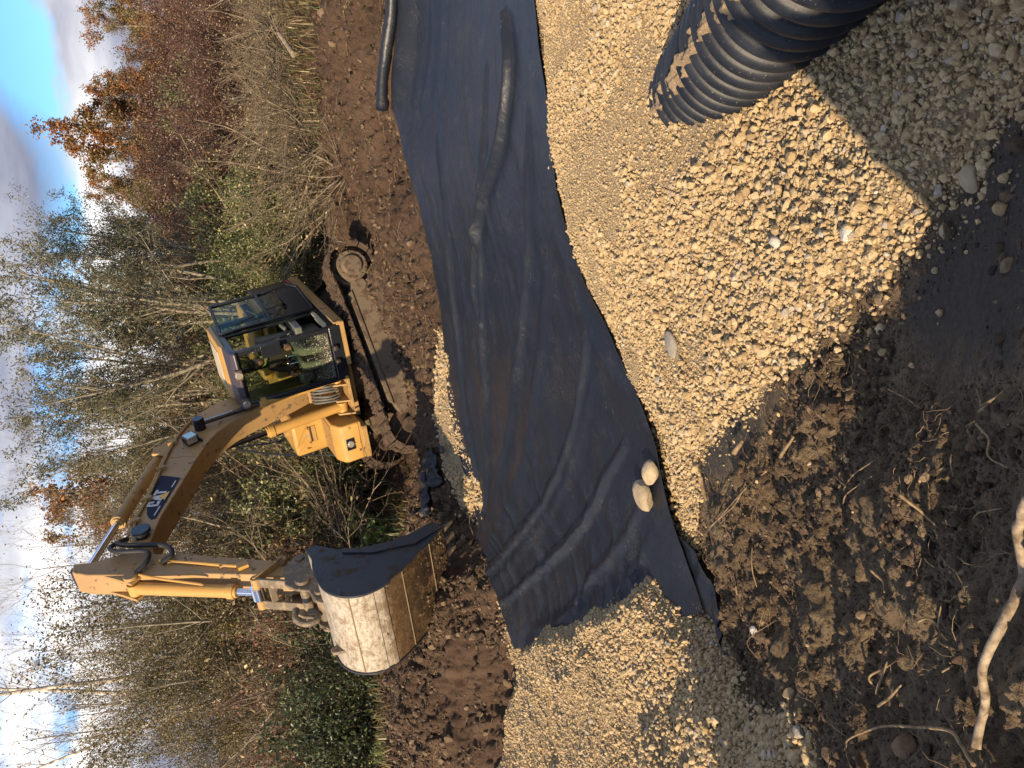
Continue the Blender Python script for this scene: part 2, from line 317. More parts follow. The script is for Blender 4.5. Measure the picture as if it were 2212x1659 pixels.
# coarse stones
allP, allR = [], []
for box, n in (((-2.2, 3.9, 1.2, 6.5), 150000), ((-5.6, -.9, 2.8, 9.8), 115000), ((-3.4, .9, 8.6, 11.5), 30000)):
    p, g, d1, d2, d3 = gravel_points(n, box, None)
    patch = fbm(p[:, 0]*1.6, p[:, 1]*1.6, 123, 3)
    sandy = sstep(.60, .70, patch+.04*sstep(3.2, 6, p[:, 1])*(p[:, 0] > -1.2))
    sandy = sandy*(p[:, 0] > -1.1); prob = (1-.6*sandy)*sstep(.07, -.02, g+ .05*r.standard_normal(len(g)))
    k = r.random(n) < prob; p = p[k]; g = g[k]; sd = sandy[k]
    R = np.clip(np.exp(r.normal(math.log(.0108), .42, len(p))), .004, .034)*(1-.35*sd)*(1-.08*sstep(3.2, 2.2, p[:, 1]))*(1-.28*sstep(4.3, 5.8, p[:, 1]))*(1+.25*sstep(4.6, 3.6, p[:, 1])*(p[:, 0] < -1.2))
    if box[3] > 11: R *= 1.9
    z = height(p[:, 0], p[:, 1], False)+R*(.1+1.1*r.random(len(p)))
    allP.append(np.c_[p, z]); allR.append(R)
    if box[1] > 3: # strays that rolled off onto the soil
        q = pts_in(-2.2, 1.5, 1.6, 5.4, 420, r); gg = masks(q[:, 0], q[:, 1])[0]; q = q[(gg > 0) & (r.random(420) < np.exp(-gg*2.2))]
        allP.append(np.c_[q, height(q[:, 0], q[:, 1])+.006]); allR.append(np.clip(np.exp(r.normal(math.log(.008), .5, len(q))), .004, .022))
P = np.vstack(allP); R = np.concatenate(allR)
P0 = P
scatter('gravel', P, R, STONES, M_stone, r, 'tan crushed limestone gravel spread beside and over the black fabric', 'gravel')
# fine chips between them
ch = []
for box, n in (((-1.4, 3.9, 1.2, 6.4), 150000), ((-5, -1.1, 2.9, 7.5), 70000)):
    p, g, *_ = gravel_points(n, box, None); k = (g < .05+.04*r.standard_normal(len(g))); ch.append(p[k])
p = np.vstack(ch); R = np.clip(np.exp(r.normal(math.log(.0055), .35, len(p))), .003, .012)
scatter('gravel_fines', np.c_[p, height(p[:, 0], p[:, 1], False)+R*.4], R, CHIPS, M_stone, r, 'fine sandy chippings lying between the tan gravel stones', 'gravel')
# soil clods
cl, cr_ = [], []
for box, n, s in (((-2.5, 1.0, 1.2, 5.6), 70000, .0055), ((-5.5, 7, 8.2, 15), 42000, .014), ((-5.8, -1.5, 8, 12.5), 22000, .014)):
    p = pts_in(*box, n, r); g = masks(p[:, 0], p[:, 1])[0]
    k = (g > .04) & (sdf(FABRIC, p[:, 0], p[:, 1]) > .1) & (sdf(SILT, p[:, 0], p[:, 1]) > .03) & ((sdf(FLATMUD, p[:, 0], p[:, 1]) > .05) | (r.random(n) < .30)) & (fbm(p[:, 0]*2, p[:, 1]*2, 9, 3) > .38+.2*r.random(n))
    p = p[k]; R = np.clip(np.exp(r.normal(math.log(s), .62, len(p))), .003, .09)
    cl.append(np.c_[p, height(p[:, 0], p[:, 1])+R*.12]); cr_.append(R)
scatter('soil_clods', np.vstack(cl), np.concatenate(cr_), STONES, M_clod, r, 'crumbly brown lumps of dug soil covering the bare ground', 'soil')

# a few stones large enough to point at
def big_stone(name, x, y, rad, sq, rz, mat, label, cat, lift=.0, seed=1, sub=True):
    bm = bmesh.new(); bmesh.ops.create_icosphere(bm, subdivisions=4, radius=1)
    rr = np.random.default_rng(seed); N = rr.normal(size=(9, 3)); N /= np.linalg.norm(N, axis=1)[:, None]; cut = rr.uniform(.68, .9, 9)
    for v in bm.verts:
        c = np.array(v.co); 
        for nn, cc in zip(N, cut):
            e = c@nn-cc
            if e > 0: c = c-nn*e*.85
        k = fbm(np.array([c[0]*3+c[2]*2]), np.array([c[1]*3-c[2]*2]), seed, 3)[0]-.5
        v.co = Vector(c*(1+.12*k)*np.array(sq)*rad)
    me = bpy.data.meshes.new(name); bm.to_mesh(me); bm.free(); me.materials.append(mat)
    for p_ in me.polygons: p_.use_smooth = True
    o = bpy.data.objects.new(name, me); COL.objects.link(o)
    o.location = (x, y, float(height(np.array([x]), np.array([y]), False)[0])+lift); o.rotation_euler = (0, 0, rz)
    tag(o, label, cat); return o
def rock_mat(name, col, col2):
    m = NM(name); n = m.noise(14, 5, .6); c = m.mix(m.ramp(n, [(.35, (0, 0, 0)), (.65, (1, 1, 1))]), col, col2); m.bsdf(c, .88, 0, .3, bump=m.noise(60, 5, .6), bdist=.006); return m.m
M_r1 = rock_mat('tan_fieldstone', (.30, .235, .15), (.40, .32, .21)); M_r2 = rock_mat('pale_quartz', (.42, .38, .32), (.56, .52, .45)); M_r3 = rock_mat('brown_lump', (.13, .08, .045), (.20, .13, .08))
M_r4 = rock_mat('grey_limestone', (.25, .225, .18), (.33, .29, .23))
big_stone('boulder', -.83, 5.27, .115, (1.1, .78, .55), .7, M_r1, 'larger of two round tan rocks weighting the near edge of black fabric', 'rock', .15, 3)
big_stone('boulder', -.665, 5.13, .085, (1.05, .8, .65), -.3, M_r1, 'smaller of two round tan rocks weighting the near edge of black fabric', 'rock', .15, 5)

# ------------------------------------------------------------------ the fabric
def poly_at(P, t):
    P = np.asarray(P, float); s = np.r_[0, np.cumsum(np.hypot(*np.diff(P, axis=0).T))]; s /= s[-1]
    return np.c_[np.interp(t, s, P[:, 0]), np.interp(t, s, P[:, 1])]
NU, NV = 640, 420
def smooth_path(P, k=6):
    P = [np.array(p, float) for p in P]; Q = [2*P[0]-P[1]]+P+[2*P[-1]-P[-2]]; out = []
    for i in range(1, len(Q)-2):
        for j in range(k):
            t = j/k; a, b, c, d = Q[i-1:i+3]
            out.append(.5*((2*b)+(-a+c)*t+(2*a-5*b+4*c-d)*t*t+(-a+3*b-3*c+d)*t**3))
    out.append(P[-1]); return out
def chain(A, B, t): return poly_at(A, t), poly_at(B, t)
u = np.linspace(0, 1, NU); v = np.linspace(0, 1, NV)
A = poly_at(FAB_NEAR, u); B = poly_at(FAB_FAR, u)
FX = A[None, :, 0]*(1-v[:, None])+B[None, :, 0]*v[:, None]; FY = A[None, :, 1]*(1-v[:, None])+B[None, :, 1]*v[:, None]
def fab_height(x, y):
    z = hbase(x, y)
    z = z+.03*(fbm(x*1.3, y*1.3, 301, 2)-.5)
    return z
UU, VV = np.meshgrid(u, v)
FZ = fab_height(FX, FY)+.045
# long soft wrinkles that run along the strip and gather towards its left end
gather = sstep(.45, 1.0, UU)
w1 = fbm(UU*3.0+VV*.6, VV*9+UU*1.5, 310, 2); w2 = fbm(UU*4, VV*16-UU*5, 320, 1); w3 = fbm(FX*7, FY*7, 330, 3)
FZ += .045*(1-np.abs(w1-.5)*2)*(.5+1.0*gather)+.022*gather*(1-np.abs(w2-.5)*3)+.006*(w3-.5)
w4 = fbm(UU*2.0, VV*34-UU*3, 340, 1); FZ += .010*(w4-.5)*(1-gather)
def ridge(poly, w, h, asym=1.0):
    poly = [p_[:2] for p_ in smooth_path([list(p_)+[0] for p_ in poly], 8)]
    d = np.full(FX.shape, 9.0); P = np.asarray(poly, float); hh = np.zeros(FX.shape); L = np.r_[0, np.cumsum(np.hypot(*np.diff(P, axis=0).T))]; L /= L[-1]
    tb = np.zeros(FX.shape)
    for i in range(len(P)-1):
        a, b = P[i], P[i+1]; e = b-a; t = np.clip(((FX-a[0])*e[0]+(FY-a[1])*e[1])/(e@e), 0, 1); dd = np.hypot(FX-a[0]-t*e[0], FY-a[1]-t*e[1])
        k = dd < d; d = np.where(k, dd, d); tb = np.where(k, L[i]+t*(L[i+1]-L[i]), tb)
    return h*np.exp(-(d/w)**2)*np.sin(np.clip(tb*.94+.06, 0, 1)**.8*math.pi)**.5
FZ += ridge([[3.2, 6.9]]+FOLD, .045, .10)
FZ += ridge([[3.0, 7.6], [2.0, 8.0], [1.0, 8.4], [.2, 8.9], [-.6, 9.2]], .05, .05)
FZ += ridge([[2.2, 6.5], [1.2, 6.9], [.4, 7.5], [-.4, 8.3], [-1.2, 9.0]], .06, .06)
FZ += ridge([[.3, 6.0], [-.5, 6.6], [-1.2, 7.5], [-1.9, 8.6], [-2.5, 9.2]], .05, .07)
FZ += ridge([[-.5, 5.6], [-1.2, 6.5], [-1.7, 7.4], [-2.3, 8.5]], .045, .06)
FZ += ridge([[2.9, 9.6], [1.9, 9.4], [.8, 9.6], [-.4, 9.9], [-1.5, 9.8]], .05, .05)
FZ += ridge([[-.85, 5.35], [-1.2, 5.7], [-1.6, 6.3], [-2.1, 7.0], [-2.4, 7.8]], .05, .042)
FZ += ridge([[-.1, 6.1], [-.9, 6.9], [-1.6, 7.9], [-2.3, 8.9]], .07, .035)
FZ += ridge([[.9, 6.6], [.1, 7.2], [-.8, 8.0], [-1.8, 9.0]], .09, .035)
FZ += ridge([[-1.15, 5.3], [-1.6, 5.75], [-2.1, 6.4]], .05, .035)
FZ += ridge([[.6, 8.7], [-.3, 9.2], [-1.4, 9.4], [-2.5, 9.2]], .07, .035)
# edges sag: the near right edge hangs over the trench, others lie flat
edge = sstep(.06, 0, VV); FZ -= edge*.02
M_f = NM('woven_fabric'); pos = M_f.n('ShaderNodeNewGeometry').outputs['Position']
n1 = M_f.noise(3, 4, .6, pos); n2 = M_f.noise(110, 3, .7, pos); n3 = M_f.noise(3.2, 4, .6, pos)
dust = M_f.mix(1, M_f.ramp(n2, [(.63, (0, 0, 0)), (.67, (1, 1, 1))]), M_f.ramp(n3, [(.52, (0, 0, 0)), (.62, (1, 1, 1))]), 'MULTIPLY')
c_ = M_f.mix(M_f.ramp(n1, [(.3, (0, 0, 0)), (.7, (1, 1, 1))]), (.0060, .0085, .0145), (.0105, .0130, .019)); c_ = M_f.mix(dust, c_, (.34, .28, .19))
M_f.bsdf(c_, .44, 0, .42, bump=M_f.noise(14, 3, .5, pos), bdist=.008); M_fab = M_f.m
FV = np.c_[FX.ravel(), FY.ravel(), FZ.ravel()]
fab = mesh_np('fabric_sheet', FV, grid_faces(NV, NU)[:, ::-1], M_fab, smooth=True)
tag(fab, 'long wrinkled strip of black woven geotextile across the trench', 'fabric')
so = fab.modifiers.new('thick', 'SOLIDIFY'); so.thickness = .004; so.offset = -1
# the torn flap trailing off the near left corner, part of the same sheet
def ribbon(name, ptsA, ptsB, mat, nu=60, nv=10, lift=.02, wr=.02, seed=0, parent=None):
    t = np.linspace(0, 1, nu); A_ = poly_at(ptsA, t); B_ = poly_at(ptsB, t); s = np.linspace(0, 1, nv)
    x = A_[None, :, 0]*(1-s[:, None])+B_[None, :, 0]*s[:, None]; y = A_[None, :, 1]*(1-s[:, None])+B_[None, :, 1]*s[:, None]
    z = height(x, y, False)+lift+wr*(fbm(x*9, y*9, seed, 2)-.2)
    o = mesh_np(name, np.c_[x.ravel(), y.ravel(), z.ravel()], grid_faces(nv, nu), mat, parent, True)
    q = o.modifiers.new('thick', 'SOLIDIFY'); q.thickness = .004; return o
ribbon('torn_flap', [[-1.0, 5.2], [-1.12, 4.86], [-1.18, 4.72], [-1.36, 4.58], [-1.55, 4.42], [-1.66, 4.27]], [[-1.3, 5.3], [-1.30, 5.06], [-1.42, 4.88], [-1.52, 4.68], [-1.62, 4.50], [-1.67, 4.33]], M_fab, lift=.06, seed=4, parent=fab)
# the part of the bale not yet unrolled
def tube_np(P, rad, n=16, caps=True, rings=None):
    P = np.asarray(P, float); m = len(P); rad = np.broadcast_to(rad, (m,)); T = np.gradient(P, axis=0); T /= np.linalg.norm(T, axis=1)[:, None]
    up = np.array([0, 0, 1.]) if abs(T[0][2]) < .9 else np.array([1., 0, 0]); N = np.cross(T[0], up); N /= np.linalg.norm(N); V = []
    a = np.linspace(0, 2*math.pi, n, endpoint=False)
    for i in range(m):
        N = N-T[i]*(N@T[i]); N /= np.linalg.norm(N); Bn = np.cross(T[i], N)
        V.append(P[i]+rad[i]*(np.cos(a)[:, None]*N+np.sin(a)[:, None]*Bn))
    V = np.vstack(V); i = np.arange(m-1)[:, None]*n; j = np.arange(n)[None]; k = (j+1) % n
    F = np.stack([i+j, i+k, i+n+k, i+n+j], -1).reshape(-1, 4); Fs = [F]
    if caps:
        c0 = len(V); V = np.vstack([V, P[0], P[-1]]); j = np.arange(n); Fs.append(np.c_[(j+1) % n, j, np.full(n, c0)]); Fs.append(np.c_[(m-1)*n+j, (m-1)*n+(j+1) % n, np.full(n, c0+1)])
    return V, Fs
rp = poly_at([[5.6, 10.1], [4.9, 10.5], [4.3, 10.88], [3.82, 11.33]], np.linspace(0, 1, 30)); rz_ = hbase(rp[:, 0], rp[:, 1])+.09
V_, F_ = tube_np(np.c_[rp, rz_+.01*np.sin(np.linspace(0, 9, 30))],   .078+.005*np.sin(np.linspace(0, 14, 30)), 20)
o = mesh_np('fabric_roll', V_, F_, M_fab, smooth=True); tag(o, 'black roll of remaining geotextile lying on the far right edge of the sheet', 'fabric roll')

# ------------------------------------------------------------------ corrugated pipe
M_p = NM('black_polyethylene'); n_ = M_p.noise(5, 6, .65); n2_ = M_p.noise(70, 3, .7)
c_ = M_p.mix(M_p.ramp(n_, [(.42, (0, 0, 0)), (.7, (1, 1, 1))]), (.005, .007, .012), (.020, .023, .029)); c_ = M_p.mix(M_p.ramp(n2_, [(.66, (0, 0, 0)), (.72, (1, 1, 1))]), c_, (.22, .19, .15))
M_p.bsdf(c_, .5, 0, .4, bump=n2_, bdist=.001); M_pipe = M_p.m
PA, PB, PRAD, PITCH = Vector((1.537, 4.12, .03)), Vector((1.375, 1.5, 1.025)), .30, .128
def pipe():
    L = (PB-PA).length; ax = (PB-PA)/L; n = 96; per = 20; m = int(L/PITCH)*per
    s = np.linspace(0, int(L/PITCH)*PITCH, m); ph = (s/PITCH) % 1
    prof = np.clip(np.sin(np.clip(ph/.72, 0, 1)*math.pi), 0, 1)**.35
    r_ = PRAD-.052*(1-prof); a = np.linspace(0, 2*math.pi, n, endpoint=False)
    N = ax.cross(Vector((0, 0, 1))).normalized(); B_ = N.cross(ax); N = np.array(N); B_ = np.array(B_); C0 = np.array(PA)+s[:, None]*np.array(ax)
    V = C0[:, None]+r_[:, None, None]*(np.cos(a)[None, :, None]*N+np.sin(a)[None, :, None]*B_)
    i = np.arange(m-1)[:, None]*n; j = np.arange(n)[None]; k = (j+1) % n
    F = np.stack([i+j, i+n+j, i+n+k, i+k], -1).reshape(-1, 4)
    # inner wall
    Vi = C0[:, None]+(PRAD-.06)*(np.cos(a)[None, :, None]*N+np.sin(a)[None, :, None]*B_)
    Vi = Vi[[0, -1]].reshape(-1, 3); b = m*n; jj_ = np.arange(n); kk_ = (jj_+1) % n
    F2 = np.stack([b+jj_, b+kk_, b+n+kk_, b+n+jj_], 1); F3 = np.stack([jj_, kk_, b+kk_, b+jj_], 1); F4 = np.stack([(m-1)*n+kk_, (m-1)*n+jj_, b+n+jj_, b+n+kk_], 1)
    o = mesh_np('corrugated_pipe', np.vstack([V.reshape(-1, 3), Vi]), np.vstack([F, F2, F3, F4]), M_pipe, smooth=True)
    tag(o, 'black corrugated drainage pipe half buried in gravel with sand in its ribs', 'pipe')
    # sand and chips caught in the grooves on its upper left side
    ns, na = 700, 200; s2 = np.linspace(.05, L-.1, ns); a2 = np.linspace(math.radians(15), math.radians(150), na); S_, A_ = np.meshgrid(s2, a2, indexing='ij')
    c0 = math.radians(78)
    msk = sstep(.42, .08, np.abs(A_-c0-.5*(fbm(S_*3, A_*4, 5, 4)-.5)))*sstep(.38, .5, fbm(S_*2.6, A_*1.8, 6, 3)+.08)
    rr = PRAD-.062+.076*msk*(.35+.85*fbm(S_*6, A_*7, 8, 4))+.006*(fbm(S_*90, A_*35, 9, 2)-.5)
    Cc = np.array(PA)+S_[..., None]*np.array(ax); W = Cc+rr[..., None]*(np.cos(A_)[..., None]*N+np.sin(A_)[..., None]*B_)
    F = grid_faces(ns, na); keep = (msk.ravel()[F] > .25).all(1)
    sd = mesh_np('sand', W.reshape(-1, 3), F[keep], M_sand, smooth=True); tag(sd, 'tan sand and grit lying in the grooves on top of the pipe', 'sand', kind='stuff')
m_ = NM('sand'); ps = m_.n('ShaderNodeNewGeometry').outputs['Position']; nn_ = m_.noise(120, 5, .7, ps)
m_.bsdf(m_.ramp(nn_, [(.3, (.22, .155, .09)), (.7, (.42, .31, .19))]), .95, 0, .2, bump=nn_, bdist=.008); M_sand = m_.m
pipe()

# ------------------------------------------------------------------ excavator (local frame: x forward, y to its left, z up)
MT = Matrix.LocRotScale(Vector((0.672, 15.03, -0.472)), Matrix(((-0.3975677837849805, 0.8866267809554607, -0.23628967093137304), (-0.9049170129940509, -0.4214835342164196, -0.05896465024369253), (-0.1518718436387196, 0.19038009790152394, 0.969891932863029))).to_quaternion(), None)
XF, XR, CZ0, CZ1, CY0, CY1 = .918, -.51, 1.04, 2.77, .25, 1.20
class MB:
    def __init__(s): s.V = []; s.F = []; s.n = 0; s.M = Matrix.Identity(4)
    def add(s, V, F):
        V = [s.M @ Vector(v) for v in V]; s.V += V; s.F += [[i+s.n for i in f] for f in F]; s.n += len(V); return s
    def box(s, c, d, R=None):
        hx, hy, hz = d[0]/2, d[1]/2, d[2]/2
        V = [Vector((x, y, z)) for x in (-hx, hx) for y in (-hy, hy) for z in (-hz, hz)]
        if R is not None: V = [R @ v for v in V]
        return s.add([v+Vector(c) for v in V], [(0, 1, 3, 2), (4, 6, 7, 5), (0, 4, 5, 1), (2, 3, 7, 6), (0, 2, 6, 4), (1, 5, 7, 3)])
    def bar(s, a, b, w, h, up=(0, 0, 1)):
        a, b = Vector(a), Vector(b); t = (b-a); L = t.length; t.normalize(); y = Vector(up).cross(t)
        if y.length < 1e-4: y = Vector((0, 1, 0)).cross(t)
        y.normalize(); z = t.cross(y); R = Matrix((t, y, z)).transposed()
        return s.box((a+b)/2, (L, w, h), R)
    def ext(s, prof, y0, y1):                       # profile in x,z extruded along y
        n = len(prof); ar = sum(prof[i][0]*prof[(i+1) % n][1]-prof[(i+1) % n][0]*prof[i][1] for i in range(n))
        if ar < 0: prof = prof[::-1]
        V = [(x, y0, z) for x, z in prof]+[(x, y1, z) for x, z in prof]
        F = [tuple(range(n)), tuple(range(2*n-1, n-1, -1))]+[(i, i+n, (i+1) % n+n, (i+1) % n) for i in range(n)]
        return s.add(V, F)
    def ext_axis(s, prof, o, ex, ey, en, d):        # general prism: profile on axes ex, ey, extruded d along en
        o, ex, ey, en = map(Vector, (o, ex, ey, en)); n = len(prof)
        V = [o+ex*a+ey*b for a, b in prof]+[o+ex*a+ey*b+en*d for a, b in prof]
        F = [tuple(range(n)), tuple(range(2*n-1, n-1, -1))]+[(i, i+n, (i+1) % n+n, (i+1) % n) for i in range(n)]
        return s.add(V, F)
    def cyl(s, a, b, r, n=20, r2=None):
        a, b = Vector(a), Vector(b); t = (b-a).normalized(); N = t.orthogonal().normalized(); B = t.cross(N); r2 = r if r2 is None else r2
        V = [a+r*(math.cos(q)*N+math.sin(q)*B) for q in [2*math.pi*i/n for i in range(n)]]+[b+r2*(math.cos(q)*N+math.sin(q)*B) for q in [2*math.pi*i/n for i in range(n)]]
        return s.add(V, [tuple(range(n))[::-1], tuple(range(n, 2*n))]+[(i, (i+1) % n, (i+1) % n+n, i+n) for i in range(n)])
    def tube(s, P, r, n=8, sm=6):
        P = smooth_path(P, sm) if sm else P; V, Fs = tube_np(np.array(P, float), r, n)
        return s.add([tuple(v) for v in V], [tuple(f) for F in Fs for f in F.tolist()])
    def build(s, name, mat, parent, bevel=0, smooth=False, seg=2, ang=35):
        me = bpy.data.meshes.new(name); me.from_pydata([tuple(v) for v in s.V], [], s.F); me.materials.append(mat); me.validate(); me.update()
        bm = bmesh.new(); bm.from_mesh(me); bmesh.ops.recalc_face_normals(bm, faces=bm.faces); bm.to_mesh(me); bm.free()
        o = bpy.data.objects.new(name, me); COL.objects.link(o); o.parent = parent
        if bevel:
            b = o.modifiers.new('bevel', 'BEVEL'); b.width = bevel; b.segments = seg; b.limit_method = 'ANGLE'; b.angle_limit = math.radians(ang)
        if smooth or bevel:
            for p in me.polygons: p.use_smooth = True
            if hasattr(me, 'set_sharp_from_angle'): me.set_sharp_from_angle(angle=math.radians(40))
        return o
MUD = (.16, .10, .055); MUDD = (.10, .062, .035)
M_y = simple('yellow_paint', (.46, .255, .062), .45, 0, (.30, .20, .10), .60, 5)
M_yb = simple('worn_yellow_paint', (.36, .215, .075), .55, 0, (.16, .10, .05), .58, 7)
M_ys = simple('scuffed_yellow_paint', (.37, .225, .09), .55, 0, (.12, .08, .045), .585, 9)
M_k = simple('black_paint', (.012, .014, .018), .28, 0, (.20, .17, .13), .66, 30)
M_rub = simple('rubber', (.016, .016, .017), .6)
M_br = simple('brown_panel', (.035, .022, .016), .35)
M_purp = simple('dull_visor', (.055, .045, .058), .35)
M_chr = simple('chrome', (.75, .75, .77), .12, 1)
M_steel = simple('dark_steel', (.15, .115, .075), .55, .2, (.26, .20, .13), .52, 9)
M_bside = simple('worn_grey_steel', (.030, .032, .038), .45, .2, (.07, .045, .026), .55, 4, bd=.01)
M_grey = simple('grey_plastic', (.20, .185, .155), .6)
M_cream = simple('cream_trim', (.46, .40, .28), .6)
M_red = simple('red_stripe', (.45, .035, .03), .4)
M_lens = simple('lamp_glass', (.62, .56, .45), .12, .6)
M_lamp = simple('lamp_housing', (.10, .07, .045), .4)
M_trk = simple('mud_caked_steel', (.085, .053, .032), .9, 0, (.045, .028, .017), .50, 7, bd=.02)
M_trd = simple('dry_mud', (.15, .11, .07), .95, 0, (.085, .055, .034), .50, 6, bd=.02)
def bucket_mat():
    m = NM('polished_bucket_steel'); co = m.coord(); mp_ = m.n('ShaderNodeMapping', i={'Scale': (1, .45, 1)}); m.l(co, mp_.inputs[0])
    sep_ = m.n('ShaderNodeSeparateXYZ'); m.l(co, sep_.inputs[0]); z = sep_.outputs[2]
    n = m.noise(22, 5, .7, mp_.outputs[0]); a = m.noise(5, 5, .65)
    pol = m.ramp(n, [(.32, (.16, .12, .075)), (.5, (.36, .31, .235)), (.7, (.44, .39, .31))]); brn = m.ramp(n, [(.3, (.06, .034, .015)), (.65, (.15, .088, .040))])
    zr = m.n('ShaderNodeMapRange', i={1: 2.50, 2: 2.62, 3: 1, 4: 0}); 
    wob = m.n('ShaderNodeMath', operation='MULTIPLY_ADD', i={1: .25, 2: -.12}); m.l(a, wob.inputs[0]); ad_ = m.n('ShaderNodeMath', operation='ADD'); m.l(z, ad_.inputs[0]); m.l(wob.outputs[0], ad_.inputs[1]); m.l(ad_.outputs[0], zr.inputs[0])
    c = m.mix(zr.outputs[0], pol, brn); sp2 = m.ramp(m.noise(34, 6, .85), [(.54, (0, 0, 0)), (.60, (1, 1, 1))]); c = m.mix(sp2, c, (.17, .125, .075)); sp3 = m.ramp(m.noise(4, 5, .7), [(.55, (0, 0, 0)), (.62, (1, 1, 1))]); c = m.mix(sp3, c, m.mix(.6, c, (.15, .10, .055)))
    mud = m.ramp(m.noise(6, 8, .85), [(.47, (0, 0, 0)), (.50, (1, 1, 1))]); lo = m.n('ShaderNodeMapRange', i={1: 2.45, 2: 2.0, 3: 0, 4: 1}); m.l(ad_.outputs[0], lo.inputs[0])
    c = m.mix(m.mix(1, mud, lo.outputs[0], 'MULTIPLY'), c, (.03, .02, .012))
    m.bsdf(c, .55, .1, .4, bump=a, bdist=.02); return m.m
M_bkt = bucket_mat()
def glass_mat():
    m = NM('cab_glass'); t = m.n('ShaderNodeBsdfTransparent'); t.inputs[0].default_value = (.60, .68, .57, 1)
    g = m.n('ShaderNodeBsdfGlossy', i={'Roughness': .02}); g.inputs[0].default_value = (1, 1, 1, 1)
    fr = m.n('ShaderNodeFresnel', i={'IOR': 1.22}); mx = m.n('ShaderNodeMixShader'); mx.inputs[0].default_value = .05; m.l(t.outputs[0], mx.inputs[1]); m.l(g.outputs[0], mx.inputs[2])
    d = m.n('ShaderNodeBsdfDiffuse'); d.inputs[0].default_value = (.42, .40, .30, 1)
    co = m.coord(); sp = m.n('ShaderNodeSeparateXYZ'); m.l(co, sp.inputs[0])
    n = m.noise(48, 2, .6); lo = m.n('ShaderNodeMapRange', i={1: 2.05, 2: 1.25, 3: -.12, 4: .10}); m.l(sp.outputs[2], lo.inputs[0])
    ad_ = m.n('ShaderNodeMath', operation='ADD'); m.l(n, ad_.inputs[0]); m.l(lo.outputs[0], ad_.inputs[1])
    k = m.ramp(ad_.outputs[0], [(.66, (0, 0, 0)), (.69, (1, 1, 1))]); f = m.n('ShaderNodeMapRange', i={1: 1.6, 2: 1.2, 3: .0, 4: .12}); m.l(sp.outputs[2], f.inputs[0])
    kk = m.mix(1, k, f.outputs[0], 'LIGHTEN'); m2 = m.n('ShaderNodeMixShader'); m.l(kk, m2.inputs[0]); m.l(mx.outputs[0], m2.inputs[1]); m.l(d.outputs[0], m2.inputs[2]); m.l(m2.outputs[0], m.o.inputs[0]); return m.m
M_gl = glass_mat()

exc = empty('excavator'); exc.matrix_world = MT
tag(exc, 'yellow tracked excavator with open cab door and bucket resting on the mud', 'excavator')
